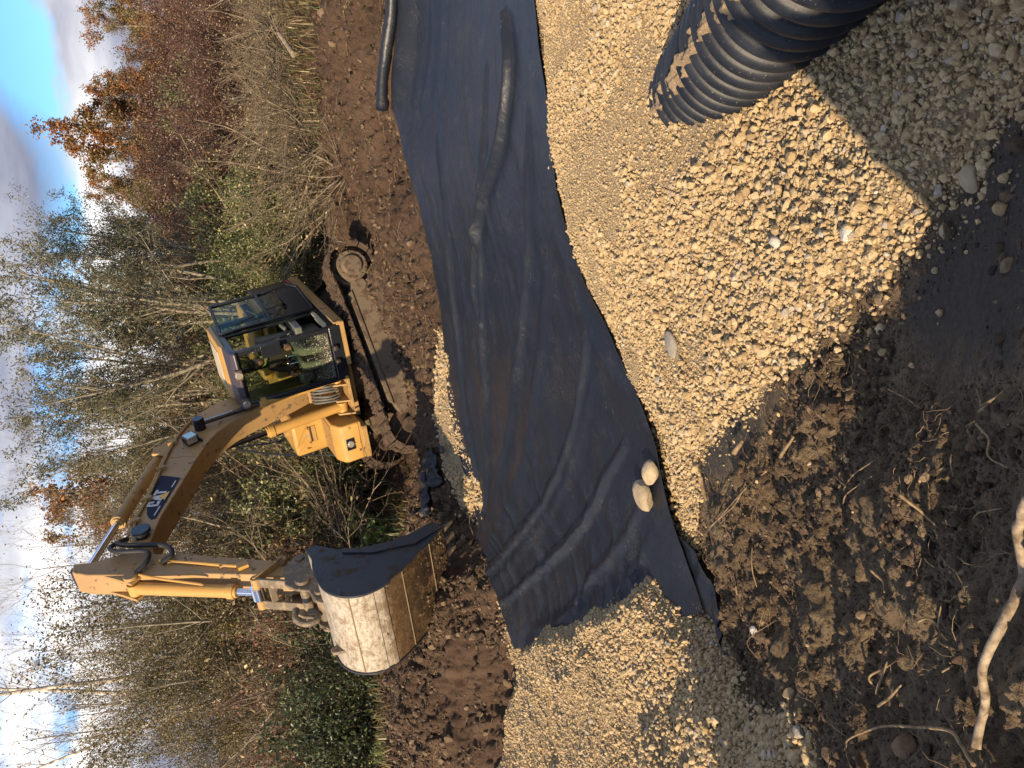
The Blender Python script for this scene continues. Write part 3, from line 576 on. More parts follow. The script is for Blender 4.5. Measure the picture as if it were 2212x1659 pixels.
# --- undercarriage, slewed against the upper body
UY = -0.9469174581891704; UM = Matrix.Rotation(UY, 4, 'Z')
def track(sy):
    R, hb, w = .37, 1.40, .60; per = []; n = 44; Ltot = 4*hb+2*math.pi*R
    def at(s):
        s %= Ltot
        if s < 2*hb:
            x = -hb+s; return Vector((x, 0, .42+R-.035*math.sin(math.pi*s/(2*hb)))), Vector((1, 0, 0))
        s -= 2*hb
        if s < math.pi*R: a = math.pi/2-s/R; return Vector((hb+R*math.cos(a), 0, .42+R*math.sin(a))), Vector((math.sin(a), 0, -math.cos(a)))
        s -= math.pi*R
        if s < 2*hb: return Vector((hb-s, 0, .42-R)), Vector((-1, 0, 0))
        s -= 2*hb; a = -math.pi/2-s/R; return Vector((-hb+R*math.cos(a), 0, .42+R*math.sin(a))), Vector((math.sin(a), 0, -math.cos(a)))
    b = MB(); b.M = UM; rr = random.Random(3+int(sy))
    for i in range(n):
        p, t = at(i*Ltot/n); nn = Vector((-t.z, 0, t.x)); 
        if True: nn = Vector((t.z, 0, -t.x))*-1
        Rr = Matrix((t, Vector((0, 1, 0)), nn)).transposed(); c = p+Vector((0, sy*1.0, 0))
        b.box(c+nn*.012, (Ltot/n*.95, w, .035), Rr); b.box(c+nn*.04-t*.04, (.03, w, .04), Rr); b.box(c-nn*.045, (Ltot/n*.7, .18, .08), Rr)
        for _ in range(4):     # mud packed between the grousers
            q = c+nn*(.03+.02*rr.random())+Vector((0, rr.uniform(-.28, .28), 0))+t*rr.uniform(-.05, .05); b.box(q, (rr.uniform(.05, .12), rr.uniform(.06, .2), rr.uniform(.02, .05)), Rr @ Matrix.Rotation(rr.uniform(-.3, .3), 3, 'Z'))
    tr = b.build('track', M_trk, exc, .012)
    b = MB(); b.M = UM
    b.ext([(-1.15, .30), (-1.2, .50), (-.9, .60), (.9, .60), (1.2, .50), (1.15, .28), (.9, .22), (-.9, .22)], sy*1.0-.17, sy*1.0+.17)
    b.ext([(-1.0, .56), (-.95, .64), (.95, .64), (1.0, .56)], sy*1.0-.20, sy*1.0+.2)
    for k in range(7): b.cyl((-1.0+k*.33, sy-.2, .17), (-1.0+k*.33, sy+.2, .17), .10, 16)
    b.build('track_frame', M_trd, tr, .015)
    # mud packed over the rollers and banked against the lower run
    xs = np.linspace(-1.62, 1.75, 150); ts = np.linspace(0, 1, 46); TT, XX_ = np.meshgrid(ts, xs, indexing='ij')
    nn_ = fbm(XX_*4, TT*3+sy*7, 41, 4); n2q = fbm(XX_*13, TT*9+sy*7, 43, 3)
    yq = 1.10+.55*TT+.12*(nn_-.5)*np.sin(TT*math.pi)+.05*(n2q-.5); zq = (.30+.30*(fbm(XX_*2.5, XX_*0+sy, 4, 3)-.5))*(1-TT**1.5)-.03+.22*(nn_-.5)*(.3+TT)+.12*(n2q-.5)-.55*np.clip(-XX_-.95, 0, 1)
    Vq = np.stack([XX_.ravel(), sy*yq.ravel(), zq.ravel()], 1); Vq = np.array([UM @ Vector(v) for v in Vq])
    mesh_np('packed_mud', Vq, grid_faces(46, 150), M_trk, tr, True)
    kq = rng.random(len(Vq)) < .13; Rq = np.clip(np.exp(rng.normal(math.log(.022), .5, kq.sum())), .008, .07)
    scatter('mud_clods', Vq[kq], Rq, STONES, M_clod, rng, None, None, None, 'stuff', tr)
    b = MB(); b.M = UM
    b.cyl((-1.4, sy-.06, .42), (-1.4, sy+.06, .42), .31, 32); b.cyl((-1.4, sy*1.0, .42), (-1.4, sy*1.22, .42), .255, 28); b.cyl((-1.4, sy*1.22, .42), (-1.4, sy*1.27, .42), .19, 28, .15)
    for k in range(12):
        a = k*math.pi/6; b.cyl((-1.4+.22*math.cos(a), sy*1.2, .42+.22*math.sin(a)), (-1.4+.22*math.cos(a), sy*1.235, .42+.22*math.sin(a)), .017, 8)
    b.build('sprocket', M_trd, tr, .01)
    b = MB(); b.M = UM; b.cyl((1.4, sy-.09, .42), (1.4, sy+.09, .42), .30, 32); b.cyl((1.4, sy-.2, .42), (1.4, sy+.2, .42), .13, 24)
    b.build('idler', M_trk, tr, .01)
track(1); track(-1)
b = MB(); b.M = UM
b.box((0, 0, .55), (1.3, 1.25, .34)); b.cyl((0, 0, .7), (0, 0, .93), .55, 40)
for sx in (-1, 1):
    for sy in (-1, 1): b.bar((sx*.45, sy*.4, .55), (sx*.75, sy*.95, .5), .32, .26)
b.build('car_body', M_trk, exc, .02)
# --- upper frame
b = MB()
b.box((-.35, 0, .99), (2.2, 1.1, .14)); b.box((-.42, .86, 1.0), (2.66, .76, .12)); b.box((-.45, -.87, 1.0), (2.0, .74, .12))
b.box((-.42, 1.24, 1.045), (2.66, .03, .13)); b.box((.65, -.9, 1.0), (.85, .6, .1))
b.build('upper_frame', M_yb, exc, .012)
# counterweight with rounded tail
prof = [(-1.45, -1.22)]+[(-1.45-.85*math.sin(a), -1.22*math.cos(a)) for a in np.linspace(.25, math.pi-.25, 18)]+[(-1.45, 1.22)]
b = MB(); b.ext_axis(prof, (0, 0, .98), (1, 0, 0), (0, 1, 0), (0, 0, 1), .86); b.build('counterweight', M_y, exc, .05, seg=3)
# engine hood, rounded
b = MB(); b.box((-1.15, 0, 1.45), (1.0, 2.38, .86)); b.build('engine_housing', M_y, exc, .05, seg=3)
b = MB(); b.box((-1.5, .35, 1.98), (1.1, 1.2, .20)); hd = b.build('engine_hood', M_y, exc, .08, seg=4)
b = MB()
for k in range(9): b.box((-1.2-.07*k, .962, 1.98), (.03, .02, .13))
b.build('grille', M_k, hd)
# brown side door behind the cab with its red stripe
b = MB(); b.box((-1.12, 1.215, 1.47), (1.12, .05, .80)); sp = b.build('side_panel', M_br, exc, .02)
b = MB(); b.box((-1.12, 1.243, 1.15), (1.10, .012, .045)); b.build('stripe', M_red, sp)
b = MB(); b.box((-1.3, 1.25, 1.5), (.2, .02, .1)); b.build('latch', M_k, sp, .006); b = MB(); b.box((-.8, 1.25, 1.45), (.05, .03, .12)); b.build('latch', M_k, sp, .006)
# right side: tank, tool box with head lamp, hand rail
b = MB(); b.box((-.10, -.84, 1.55), (.86, .74, .98)); tk = b.build('fuel_tank', M_y, exc, .06, seg=3)
b = MB(); b.tube([(.34, -.70, 1.78), (.40, -.70, 1.78), (.40, -.98, 1.78), (.34, -.98, 1.78)], .014, 8, 1); b.box((.335, -.84, 1.70), (.02, .30, .10)); b.build('handle', M_yb, tk, .004)
b = MB(); b.cyl((-.1, -.9, 2.03), (-.1, -.9, 2.10), .07, 20); b.build('filler_cap', M_yb, tk)
b = MB(); b.ext([(.32, 1.03), (.32, 1.50), (.86, 1.50), (1.02, 1.42), (1.06, 1.36), (1.06, 1.03)], -1.20, -.50); tb = b.build('tool_box', M_y, exc, .03, seg=3)
b = MB(); b.box((.60, -.85, 1.505), (.5, .60, .012))
for i in range(9):
    for j in range(9): b.cyl((.39+i*.053, -1.10+j*.062, 1.51), (.39+i*.053, -1.10+j*.062, 1.522), .012, 6)
b.build('tread_plate', M_yb, tb)
b = MB(); b.box((1.062, -.86, 1.27), (.012, .22, .15)); hl = b.build('headlight_recess', M_k, tb, .02)
b = MB(); b.cyl((1.06, -.86, 1.27), (1.085, -.86, 1.27), .066, 24, .05); b.box((1.085, -.86, 1.27), (.012, .012, .15)); b.build('headlight', M_lens, tb, .004)
b = MB(); b.box((1.063, -.56, 1.25), (.012, .05, .05)); b.box((1.064, -.85, 1.10), (.01, .66, .02)); b.build('catch', M_yb, tb, .004)
b = MB(); b.tube([(.66, -1.235, 1.06), (.63, -1.235, 1.4), (.0, -1.235, 2.22), (-.62, -1.235, 2.78), (-.74, -1.235, 2.83), (-.74, -1.235, 2.74), (-.47, -1.2, 2.25), (-.44, -1.15, 1.98)], .016, 8, 5); b.build('handrail', M_k, exc, smooth=True)
# --- cab
b = MB(); W_ = .075
def post(a, c, w=W_, h=W_): b.bar(a, c, w, h, (1, 0, 0))
i0, i1 = CY0+.035, CY1-.035
top = 2.70
for y in (i0, i1):
    b.bar((XF-.03, y, CZ0+.16), (XF-.09, y, top), .085, .075, (1, 0, 0))       # front pillars
    b.bar((XR+.04, y, CZ0), (XR+.04, y, top), .09, .08, (1, 0, 0))             # rear pillars
    b.bar((XR, y, top), (XF-.06, y, top), .07, .10)                            # roof rails
b.box((XF-.03, (CY0+CY1)/2, CZ0+.075), (.07, CY1-CY0, .19)); b.box((XF-.10, (CY0+CY1)/2, top-.02), (.09, CY1-CY0, .13)); b.box((XR+.04, (CY0+CY1)/2, top), (.08, CY1-CY0-.05, .1))
b.bar((.06, i1, CZ0), (.06, i1, top), .05, .05, (1, 0, 0))                      # door hinge post
b.bar((XR, i0, 1.62), (XF-.05, i0, 1.62), .05, .06)
b.box(((XF+XR)/2, (CY0+CY1)/2, CZ0+.02), (XF-XR-.06, CY1-CY0-.02, .08))
cab = b.build('cab', M_k, exc, .016, seg=3)
b = MB(); b.box(((XF+XR)/2-.0, i0+.0, 1.33), (XF-XR-.12, .05, .55)); b.box((XR+.04, (CY0+CY1)/2, 1.40), (.05, CY1-CY0-.12, .70)); b.box((-.22, i1, 1.33), (.52, .05, .56)); b.build('lower_panel', M_br, cab, .01)
b = MB(); b.ext([(XR-.04, 2.74), (XR-.04, 2.79), (XR, 2.835), (.36, 2.835), (.50, 2.79), (.50, 2.74)], CY0+.02, CY1-.02); b.build('roof', M_y, cab, .02, seg=3)
b = MB(); b.box((-.05, (CY0+CY1)/2, 2.842), (.6, .62, .014)); b.build('roof_hatch', M_cream, cab, .006)
b = MB(); b.ext([(.47, 2.735), (.50, 2.80), (.86, 2.765), (.93, 2.70), (.92, 2.66), (.80, 2.70)], CY0+.0, CY1-.0); b.build('roof_visor', M_purp, cab, .015, seg=3)
for y in (.86, .37):
    b = MB(); b.box((.93, y, 2.70), (.09, .17, .12)); lp = b.build('cab_lamp', M_lamp, cab, .025, seg=3)
    b = MB(); b.cyl((.965, y, 2.70), (.988, y, 2.70), .062, 22, .05); b.build('lens', M_lens, lp) if False else b.build('cab_lamp_lens', M_lens, cab)
gx0, gx1 = XF-.035, XF-.095
b = MB(); g = lambda z: gx0+(gx1-gx0)*(z-1.2)/(2.62-1.2)
n_ = 3
b.add([(g(1.22), CY0+.075, 1.22), (g(1.22), CY1-.075, 1.22), (g(2.62), CY1-.075, 2.62), (g(2.62), CY0+.075, 2.62)], [(0, 1, 2, 3)])
b.build('windshield', M_gl, cab)
b = MB(); b.tube([(g(1.23)+.02, CY0+.09, 1.24), (g(1.23)+.02, CY1-.09, 1.24)], .008, 6, 1); b.tube([(g(1.25)+.025, .62, 1.24), (g(1.9)+.02, .40, 1.85)], .007, 6, 1); b.build('wiper', M_k, cab)
b = MB(); b.add([(XR+.05, i0, 1.65), (XF-.08, i0, 1.65), (XF-.1, i0, 2.66), (XR+.05, i0, 2.66)], [(0, 1, 2, 3)]); b.build('right_window', M_gl, cab)
b = MB(); b.add([(XR+.02, CY0+.08, 1.76), (XR+.02, CY1-.08, 1.76), (XR+.02, CY1-.08, 2.64), (XR+.02, CY0+.08, 2.64)], [(0, 1, 2, 3)]); b.build('rear_window', M_gl, cab)
b = MB(); b.add([(XR+.08, i1, 1.64), (.03, i1, 1.64), (.03, i1, 2.64), (XR+.08, i1, 2.64)], [(0, 1, 2, 3)]); b.build('side_window', M_gl, cab)
b = MB(); b.tube([(XF-.02, CY1+.0, 2.42), (XF+.16, CY1+.02, 2.45), (XF+.16, CY1+.02, 2.25)], .011, 8, 3); b.box((XF+.15, CY1-.03, 2.17), (.035, .20, .30)); b.build('mirror', M_k, cab, .01)
# --- door, swung back against the side
hy = CY1+.02; D0 = Vector((.02, hy, 0)); dd = Vector((-.965, .26, 0)).normalized(); dn = Vector((dd.y, -dd.x, 0))
def dp(a, z, o=0): return D0+dd*a+Vector((0, 0, z))-dn*o
b = MB(); dw = .80
for p, q in (((0, 1.17), (0, 2.70)), ((0, 2.70), (dw, 2.66)), ((dw, 2.66), (dw, 1.80)), ((dw, 1.80), (dw+.1, 1.35)), ((dw+.1, 1.35), (dw-.05, 1.2)), ((dw-.05, 1.2), (0, 1.17)), ((0, 1.88), (dw, 1.90))):
    b.bar(dp(*p), dp(*q), .05, .06, dn)
b.add([dp(*c_) for c_ in ((.02, 1.2), (dw-.08, 1.22), (dw+.08, 1.36), (dw-.12, 1.58), (.30, 1.52), (.02, 1.62))], [(0, 1, 2, 3, 4, 5)]); b.add([dp(a_, z_, .03) for a_, z_ in ((.02, 1.2), (dw-.08, 1.22), (dw+.08, 1.36), (dw-.12, 1.58), (.30, 1.52), (.02, 1.62))], [(0, 1, 2, 3, 4, 5)])
door = b.build('door', M_k, exc, .014, seg=3)
b = MB(); b.add([dp(.02, 1.6), dp(dw, 1.55), dp(dw, 1.9), dp(.02, 1.88)], [(0, 1, 2, 3)]); b.add([dp(.02, 1.9), dp(dw-.02, 1.92), dp(dw-.02, 2.64), dp(.02, 2.68)], [(0, 1, 2, 3)]); b.build('door_glass', M_gl, door)
b = MB(); b.bar(dp(.02, 1.22, .05), dp(.02, 1.62, .05), .05, .02, dn); b.build('hinge_cover', M_y, door, .004)
b = MB(); b.bar(dp(dw-.08, 1.93, .05), dp(dw-.08, 1.80, .09), .05, .03, dn); b.build('handle', simple('blue_grip', (.05, .09, .16), .4), door, .006)
b = MB(); b.tube([dp(.28, 2.05, .05), dp(.33, 2.02, .09), dp(.45, 2.05, .1), dp(.52, 2.15, .05)], .012, 8, 4); b.build('grab_ring', M_cream, door, smooth=True)
# --- cab interior
b = MB(); b.box((.17, .72, 1.50), (.56, .50, .13)); b.box((-.02, .72, 1.86), (.13, .48, .68), Matrix.Rotation(-.14, 3, 'Y')); b.box((.0, .72, 1.3), (.4, .4, .3)); b.build('seat', M_grey, exc, .04, seg=3)
for y in (.40, 1.06):
    b = MB(); b.box((.12, y, 1.56), (.62, .16, .12)); b.box((.02, y, 1.72), (.34, .09, .06)); co = b.build('armrest_console', M_grey, exc, .02)
    b = MB(); b.tube([(.36, y, 1.6), (.40, y+(.03 if y < .7 else -.03), 1.78)], .014, 8, 2); b.cyl((.395, y, 1.76), (.41, y, 1.88), .026, 12, .022); b.build('joystick', M_k, co, smooth=True)
for y in (.65, .78):
    b = MB(); b.tube([(.62, y, 1.12), (.66, y, 1.5), (.60, y, 1.86)], .010, 8, 4); b.box((.60, y, 1.87), (.03, .09, .03)); b.box((.66, y, 1.16), (.2, .10, .03)); b.build('travel_lever', M_chr, exc, .003)
b = MB(); b.box((.70, .40, 1.66), (.12, .16, .20), Matrix.Rotation(.4, 3, 'Y')); b.build('monitor', M_grey, exc, .015)
b = MB(); b.box((.18, 1.17, 1.20), (1.1, .04, .06)); b.box((.55, 1.17, 1.22), (.5, .05, .05)); b.build('door_sill', M_cream, exc, .006)
# --- boom
BT = [(0.39, 3.39), (0.89, 3.74), (1.35, 3.99), (1.9, 4.20), (2.41, 4.42), (2.85, 4.62), (3.19, 4.75), (3.36, 4.76)]
BBm = [(3.47, 4.55), (3.01, 4.36), (2.29, 3.95), (1.82, 3.69), (1.45, 3.47), (1.19, 3.25), (1.02, 3.02), (.90, 2.76), (.78, 2.40), (.62, 1.95), (.45, 1.52), (.33, 1.36)]
BK = [(.12, 1.38), (.05, 1.56), (.08, 1.95), (.10, 2.4), (.16, 2.85), (.24, 3.15)]
boomP = BT+BBm+BK
b = MB(); b.ext(boomP, -.18, .18); boom = b.build('boom', M_ys, exc, .012)
b = MB()
for p in ((.22, 1.5),): b.cyl((p[0], -.30, p[1]), (p[0], .30, p[1]), .11, 24)
b.build('foot_pin', M_steel, boom)
b = MB(); b.cyl((.92, -.36, 3.45), (.92, .37, 3.45), .085, 24); b.build('cylinder_pin', M_k, boom, .01)
b = MB(); b.cyl((3.30, -.27, 4.62), (3.30, .27, 4.62), .085, 24); b.cyl((3.30, .24, 4.62), (3.30, .29, 4.62), .12, 24); b.build('boom_tip_pin', M_k, boom, .01)
b = MB()
for k, (dy, dz) in enumerate(((.13, .05), (.17, .01), (.205, -.04))):
    b.tube([(.5, dy, 3.50+dz), (.93, dy, 3.80+dz), (1.40, dy, 4.04+dz), (2.35, dy, 4.42+dz), (2.86, dy, 4.66+dz), (3.12, dy, 4.74+dz)], .018, 8, 5)
for p in ((1.15, 3.92), (1.8, 4.18), (2.5, 4.47), (2.95, 4.68)): b.box((p[0], .18, p[1]-.02), (.05, .12, .14))
b.build('hydraulic_line', M_yb, boom, smooth=True)
b = MB(); b.box((1.27, .25, 3.65), (.20, .12, .19), Matrix.Rotation(.3, 3, 'Y')); b.bar((1.2, .2, 3.55), (1.35, .2, 3.5), .05, .03); wl_ = b.build('work_light', M_k, boom, .02)
b = MB(); b.box((1.372, .27, 3.635), (.012, .10, .15), Matrix.Rotation(.3, 3, 'Y')); b.box((1.28, .315, 3.65), (.16, .01, .15), Matrix.Rotation(.3, 3, 'Y')); b.build('work_light_lens', M_lens, boom, .003)
# weld seams on the boom side
for q_ in (((1.50, .181, 4.02), (1.72, .181, 3.66)), ((.1, .181, 2.35), (.80, .181, 2.40))):
    b = MB(); b.bar(q_[0], q_[1], .004, .008, (0, 1, 0)); b.build('weld_seam', M_yb, boom)
# emblem on the boom flank: blue field, lettering, yellow triangle
ex = Vector((.866, 0, .5)); ez = Vector((-.5, 0, .866)); ox = Vector((1.86, .1815, 4.10))   # along the boom, and up across it
A_ = Vector((1.92, .183, 4.115)); 
ux = (Vector((3.0, .183, 4.36))-Vector((2.26, .183, 3.95))).normalized(); uz = Vector((0, 0, 0))+Vector((-ux.z, 0, ux.x))
E0 = Vector((2.19, .183, 3.965))
def em(b, pts, lift, th=.003): b.ext_axis([(p[0], p[1]) for p in pts], E0+Vector((0, lift, 0)), ux, uz, (0, 1, 0), th)
b = MB(); em(b, [(0, 0), (.93, 0), (.955, .05), (.90, .11), (.80, .17), (.66, .22), (.46, .265), (.20, .30), (-.10, .315), (-.055, .16)], 0); M_dec = simple('dark_blue_vinyl', (.008, .013, .032), .6, 0, None, .5, 6, .2); b.build('emblem_field', M_dec, boom)
M_wh = simple('white_vinyl', (.55, .55, .54), .5)
def letters(b):
    x0, y0, h = .17, .075, .165; w = .115; s = .042
    # C
    em(b, [(x0+w, y0+.085), (x0+w, y0+h-.01), (x0+w-.012, y0+h), (x0+.014, y0+h), (x0, y0+h-.014), (x0, y0+.014), (x0+.014, y0), (x0+w-.012, y0), (x0+w, y0+.012), (x0+w, y0+.045), (x0+w-s, y0+.045), (x0+w-s, y0+s*.8), (x0+s, y0+s*.8), (x0+s, y0+h-s*.8), (x0+w-s, y0+h-s*.8), (x0+w-s, y0+.085)], .004)
    # A
    x1 = x0+w+.010; wa = .155
    em(b, [(x1, y0), (x1+.052, y0+h), (x1+.103, y0+h), (x1+wa, y0), (x1+wa-.045, y0), (x1+wa-.057, y0+.04), (x1+.057, y0+.04), (x1+.045, y0)], .004)
    # T
    x2 = x1+wa-.022
    em(b, [(x2, y0+h), (x2+.13, y0+h), (x2+.13, y0+h-s*.85), (x2+.13/2+s/2, y0+h-s*.85), (x2+.13/2+s/2, y0), (x2+.13/2-s/2, y0), (x2+.13/2-s/2, y0+h-s*.85), (x2, y0+h-s*.85)], .004)
    em(b, [(x2+.09, y0-.045), (x2+.19, y0-.045), (x2+.19, y0-.030), (x2+.09, y0-.030)], .004) if False else None
# the lettering reads from the stick towards the cab, so mirror it along the boom axis
class MirE(MB): pass
b = MB(); _ux, _E0 = ux, E0
E0 = _E0+_ux*.93; ux = -_ux
x_shift = .30
_em = em
def em(b, pts, lift, th=.003): _em(b, [(p[0]+.10, p[1]) for p in pts], lift, th)
letters(b); _em(b, [(.06, .035), (.27, .035), (.27, .052), (.06, .052)], .004); _em(b, [(.70, .035), (.86, .035), (.86, .052), (.70, .052)], .004)
b.build('lettering', M_wh, boom)
b = MB(); _em(b, [(.40, .030), (.60, .030), (.50, .150)], .0078, .002); b.build('yellow_triangle', simple('yellow_vinyl', (.75, .42, .03), .4), boom)
ux, E0 = _ux, _E0
# --- hydraulic rams
def ram(name, a, c, f, R_, r_, mat, parent=exc, rodmat=None):
    a, c = Vector(a), Vector(c); m = a+(c-a)*f; t = (c-a).normalized(); b = MB(); b.cyl(a, m, R_, 26); b.cyl(m-t*.07, m+t*.02, R_*1.18, 26); b.cyl(m-t*.02, m+t*.05, R_*.95, 26)
    yv = Vector((0, 1, 0)); b.cyl(a-yv*R_*1.0, a+yv*R_*1.0, R_*1.05, 20)
    o = b.build(name, mat, parent, .006); b = MB(); b.cyl(m, c, r_, 20); b.cyl(c-yv*r_*2.0, c+yv*r_*2.0, r_*1.9, 20); b.build('piston_rod', rodmat or M_chr, o, .004); return o
M_dkrod = simple('dark_chrome', (.20, .21, .24), .15, 1)
ram('boom_cylinder', (.72, -.30, 1.20), (.92, -.27, 3.45), .56, .085, .042, M_y, rodmat=M_dkrod)
ram('boom_cylinder', (.72, .22, 1.20), (.92, .27, 3.45), .56, .075, .042, M_y, rodmat=M_dkrod)
ram('stick_cylinder', (1.05, 0, 4.12), (3.42, 0, 5.37), .60, .085, .045, M_yb)
b = MB(); b.ext([(.8, 3.60), (.95, 4.16), (1.12, 4.22), (1.35, 3.9)], -.13, -.09); b.ext([(.8, 3.60), (.95, 4.16), (1.12, 4.22), (1.35, 3.9)], .09, .13); b.build('ram_bracket', M_yb, boom, .006)
# hoses and manifold at the boom foot
for k in range(6):
    b = MB(); y = -.16+.06*k; x = .55+.02*(k % 2)
    b.tube([(.50, y, 1.62), (.66, y+.02, 1.60), (.76+.03*(k % 3), y+.03, 1.42), (.74, y, 1.22), (.58, y-.02, 1.12)], .020, 8, 5); b.build('hydraulic_hose', simple('grey_hose', (.12, .115, .10), .5) if k == 0 else bpy.data.materials['grey_hose'], exc, smooth=True)
b = MB(); b.box((.50, 0, 1.62), (.05, .42, .10)); b.box((.66, .0, 1.07), (.6, .62, .05)); b.ext([(.2, 1.05), (.05, 1.6), (.3, 1.66), (1.0, 1.2), (1.0, 1.05)], .30, .34) if False else None
for y in (-.42, -.18, .12): b.ext([(.55, 1.04), (.60, 1.30), (.80, 1.30), (.92, 1.04)], y, y+.03)
b.build('boom_bracket', M_yb, exc, .008)
# --- stick
ST = [(3.33, 5.44), (3.42, 5.28), (3.50, 4.85), (4.03, 4.15), (4.70, 3.40), (4.93, 3.13), (5.05, 3.08), (5.17, 3.14), (5.12, 3.28), (4.41, 4.22), (4.10, 4.71), (3.66, 5.33), (3.50, 5.47)]
b = MB(); b.ext(ST, -.15, .15); b.cyl((4.99, -.17, 3.16), (4.99, .17, 3.16), .09, 22); st = b.build('stick', M_ys, exc, .012)
b = MB(); b.cyl((3.40, -.1, 5.40), (3.40, .1, 5.40), .10, 22); b.cyl((3.40, -.14, 5.40), (3.40, .14, 5.40), .055, 18); b.build('stick_tail_pin', M_k, st, .006)
b = MB(); 
for y in (-.12, .12): b.ext([(3.72, 5.20), (3.95, 5.02), (4.15, 4.88), (4.05, 4.73), (3.9, 4.8)], y-.018, y+.018)
b.cyl((4.03, -.17, 4.86), (4.03, .17, 4.86), .055, 20); b.cyl((4.03, .13, 4.86), (4.03, .18, 4.86), .085, 20); b.build('ram_lug', M_yb, st, .005)
b = MB(); b.tube([(3.95, .17, 4.52), (4.25, .17, 4.16), (4.52, .17, 3.86), (4.62, .17, 3.74)], .02, 8, 3); b.box((4.05, .165, 4.40), (.05, .04, .08)); b.box((4.5, .165, 3.88), (.05, .04, .08)); b.box((4.66, .17, 3.68), (.10, .06, .12)); b.build('stick_pipe', M_y, st, smooth=True)
b = MB(); b.tube([(3.28, .20, 4.80), (3.42, .27, 4.90), (3.58, .29, 4.78), (3.78, .25, 4.42), (3.98, .22, 4.36), (4.02, .18, 4.50)], .032, 10, 6); b.build('hydraulic_hose', M_rub, exc, smooth=True)
b = MB(); b.tube([(3.24, .17, 4.84), (3.40, .24, 5.0), (3.60, .27, 4.92), (3.80, .26, 4.62), (3.96, .22, 4.66), (4.02, .17, 4.80)], .030, 10, 6); b.build('hydraulic_hose', M_rub, exc, smooth=True)
b = MB(); b.tube([(4.02, .16, 4.80), (4.25, .14, 4.58), (4.6, .12, 4.2), (4.62, .10, 4.16)], .016, 8, 4); b.tube([(4.3, .10, 4.25), (4.7, .10, 3.75), (4.95, .10, 3.45)], .014, 8, 2); b.tube([(4.3, .14, 4.22), (4.7, .14, 3.72), (4.95, .14, 3.42)], .012, 8, 2); b.build('ram_pipe', M_y, st, smooth=True)
# bucket ram, links, coupler
ram('bucket_cylinder', (4.06, 0, 4.86), (5.02, 0, 3.62), .80, .075, .043, M_y)
b = MB()
for y in (-.19, .19): b.bar((4.86, y, 3.26), (5.04, y, 3.64), .035, .09, (0, 1, 0)); b.cyl((4.86, y-.03, 3.26), (4.86, y+.03, 3.26), .055, 18)
b.cyl((5.03, -.22, 3.62), (5.03, .22, 3.62), .055, 20)
b.build('tipping_link', M_yb, exc, .008)
b = MB()
for y in (-.16, .16): b.bar((5.04, y, 3.62), (5.42, y, 3.17), .04, .12, (0, 1, 0))
b.bar((5.15, -.16, 3.48), (5.15, .16, 3.48), .04, .08); b.cyl((5.41, -.24, 3.17), (5.41, .24, 3.17), .06, 20); b.cyl((5.41, .2, 3.17), (5.41, .26, 3.17), .085, 20); b.cyl((5.41, -.26, 3.17), (5.41, -.2, 3.17), .085, 20)
b.build('bucket_link', M_steel, exc, .008)
CPF = [(5.04, 3.28), (5.34, 3.36), (5.50, 3.28), (5.60, 3.16), (5.84, 3.14), (5.92, 3.06), (5.86, 2.98), (5.60, 2.98), (5.45, 2.90), (5.20, 2.92), (4.93, 2.98), (4.90, 3.10)]
b = MB()
for y in (-.215, .185): b.ext(CPF, y, y+.03)
b.box((5.4, 0, 3.0), (.5, .38, .05)); b.cyl((4.99, -.24, 3.08), (4.99, .24, 3.08), .055, 20); b.cyl((5.70, -.25, 3.06), (5.70, .25, 3.06), .06, 20)
cpl = b.build('quick_coupler', M_steel, exc, .01)
b = MB(); b.tube([(5.52, -.03, 3.33), (5.66, -.05, 3.38), (5.80, -.05, 3.30), (5.80, -.05, 3.18), (5.68, -.05, 3.14), (5.62, -.05, 3.22)], .035, 10, 6); b.build('lifting_hook', M_steel, cpl, smooth=True)
# --- bucket
BS = [(5.33, 3.03), (5.53, 3.02), (5.71, 3.06), (5.93, 3.08), (6.13, 3.06), (6.30, 2.96), (6.405, 2.80), (6.42, 2.62), (6.37, 2.45), (6.20, 2.14), (5.98, 1.78), (5.86, 1.60)]
FRT = [(5.74, 1.66), (5.80, 1.95), (5.80, 2.2), (5.72, 2.48), (5.55, 2.74), (5.33, 2.92)]
hw = .53
def offs(P, d):
    P = np.array(P); T = np.gradient(P, axis=0); T /= np.linalg.norm(T, axis=1)[:, None]; return P+np.c_[-T[:, 1], T[:, 0]]*d
sm = np.array([p[:2] for p in smooth_path([(a_, c_, 0) for a_, c_ in BS], 5)]); inn = offs(sm, -.022)
b = MB(); n = len(sm); b.ext([tuple(p) for p in sm]+[tuple(p) for p in inn[::-1]], -hw, hw); bk = b.build('bucket', M_bkt, exc, smooth=True)
for y in (hw, -hw-.025):
    b = MB(); b.ext([tuple(p) for p in offs(sm, .018)]+FRT, y, y+.025); b.build('side_plate', M_bside, bk, .004)
b = MB(); b.ext([(5.80, 2.2), (5.72, 2.48), (5.6, 2.7), (5.66, 2.72), (5.86, 2.44), (5.94, 2.14), (6.0, 1.98), (5.88, 1.62), (5.74, 1.66), (5.80, 1.95)], hw+.025, hw+.05); b.build('side_cutter', M_bside, bk, .006)
def rib(p, q, th):
    i = np.argmin([abs(a_-p) for a_ in np.linspace(0, 1, n)]); j = np.argmin([abs(a_-q) for a_ in np.linspace(0, 1, n)]); o1 = offs(sm, .001)[i:j+1]; o2 = offs(sm, th)[i:j+1]
    b = MB(); b.ext([tuple(x) for x in o1]+[tuple(x) for x in o2[::-1]], -hw, hw); b.build('wear_strip', M_bkt, bk, .003)
M_weld = simple('weld_bead', (.17, .12, .065), .7)
for p, q in ((.585, .625), (.66, .70)): rib(p, q, .010)
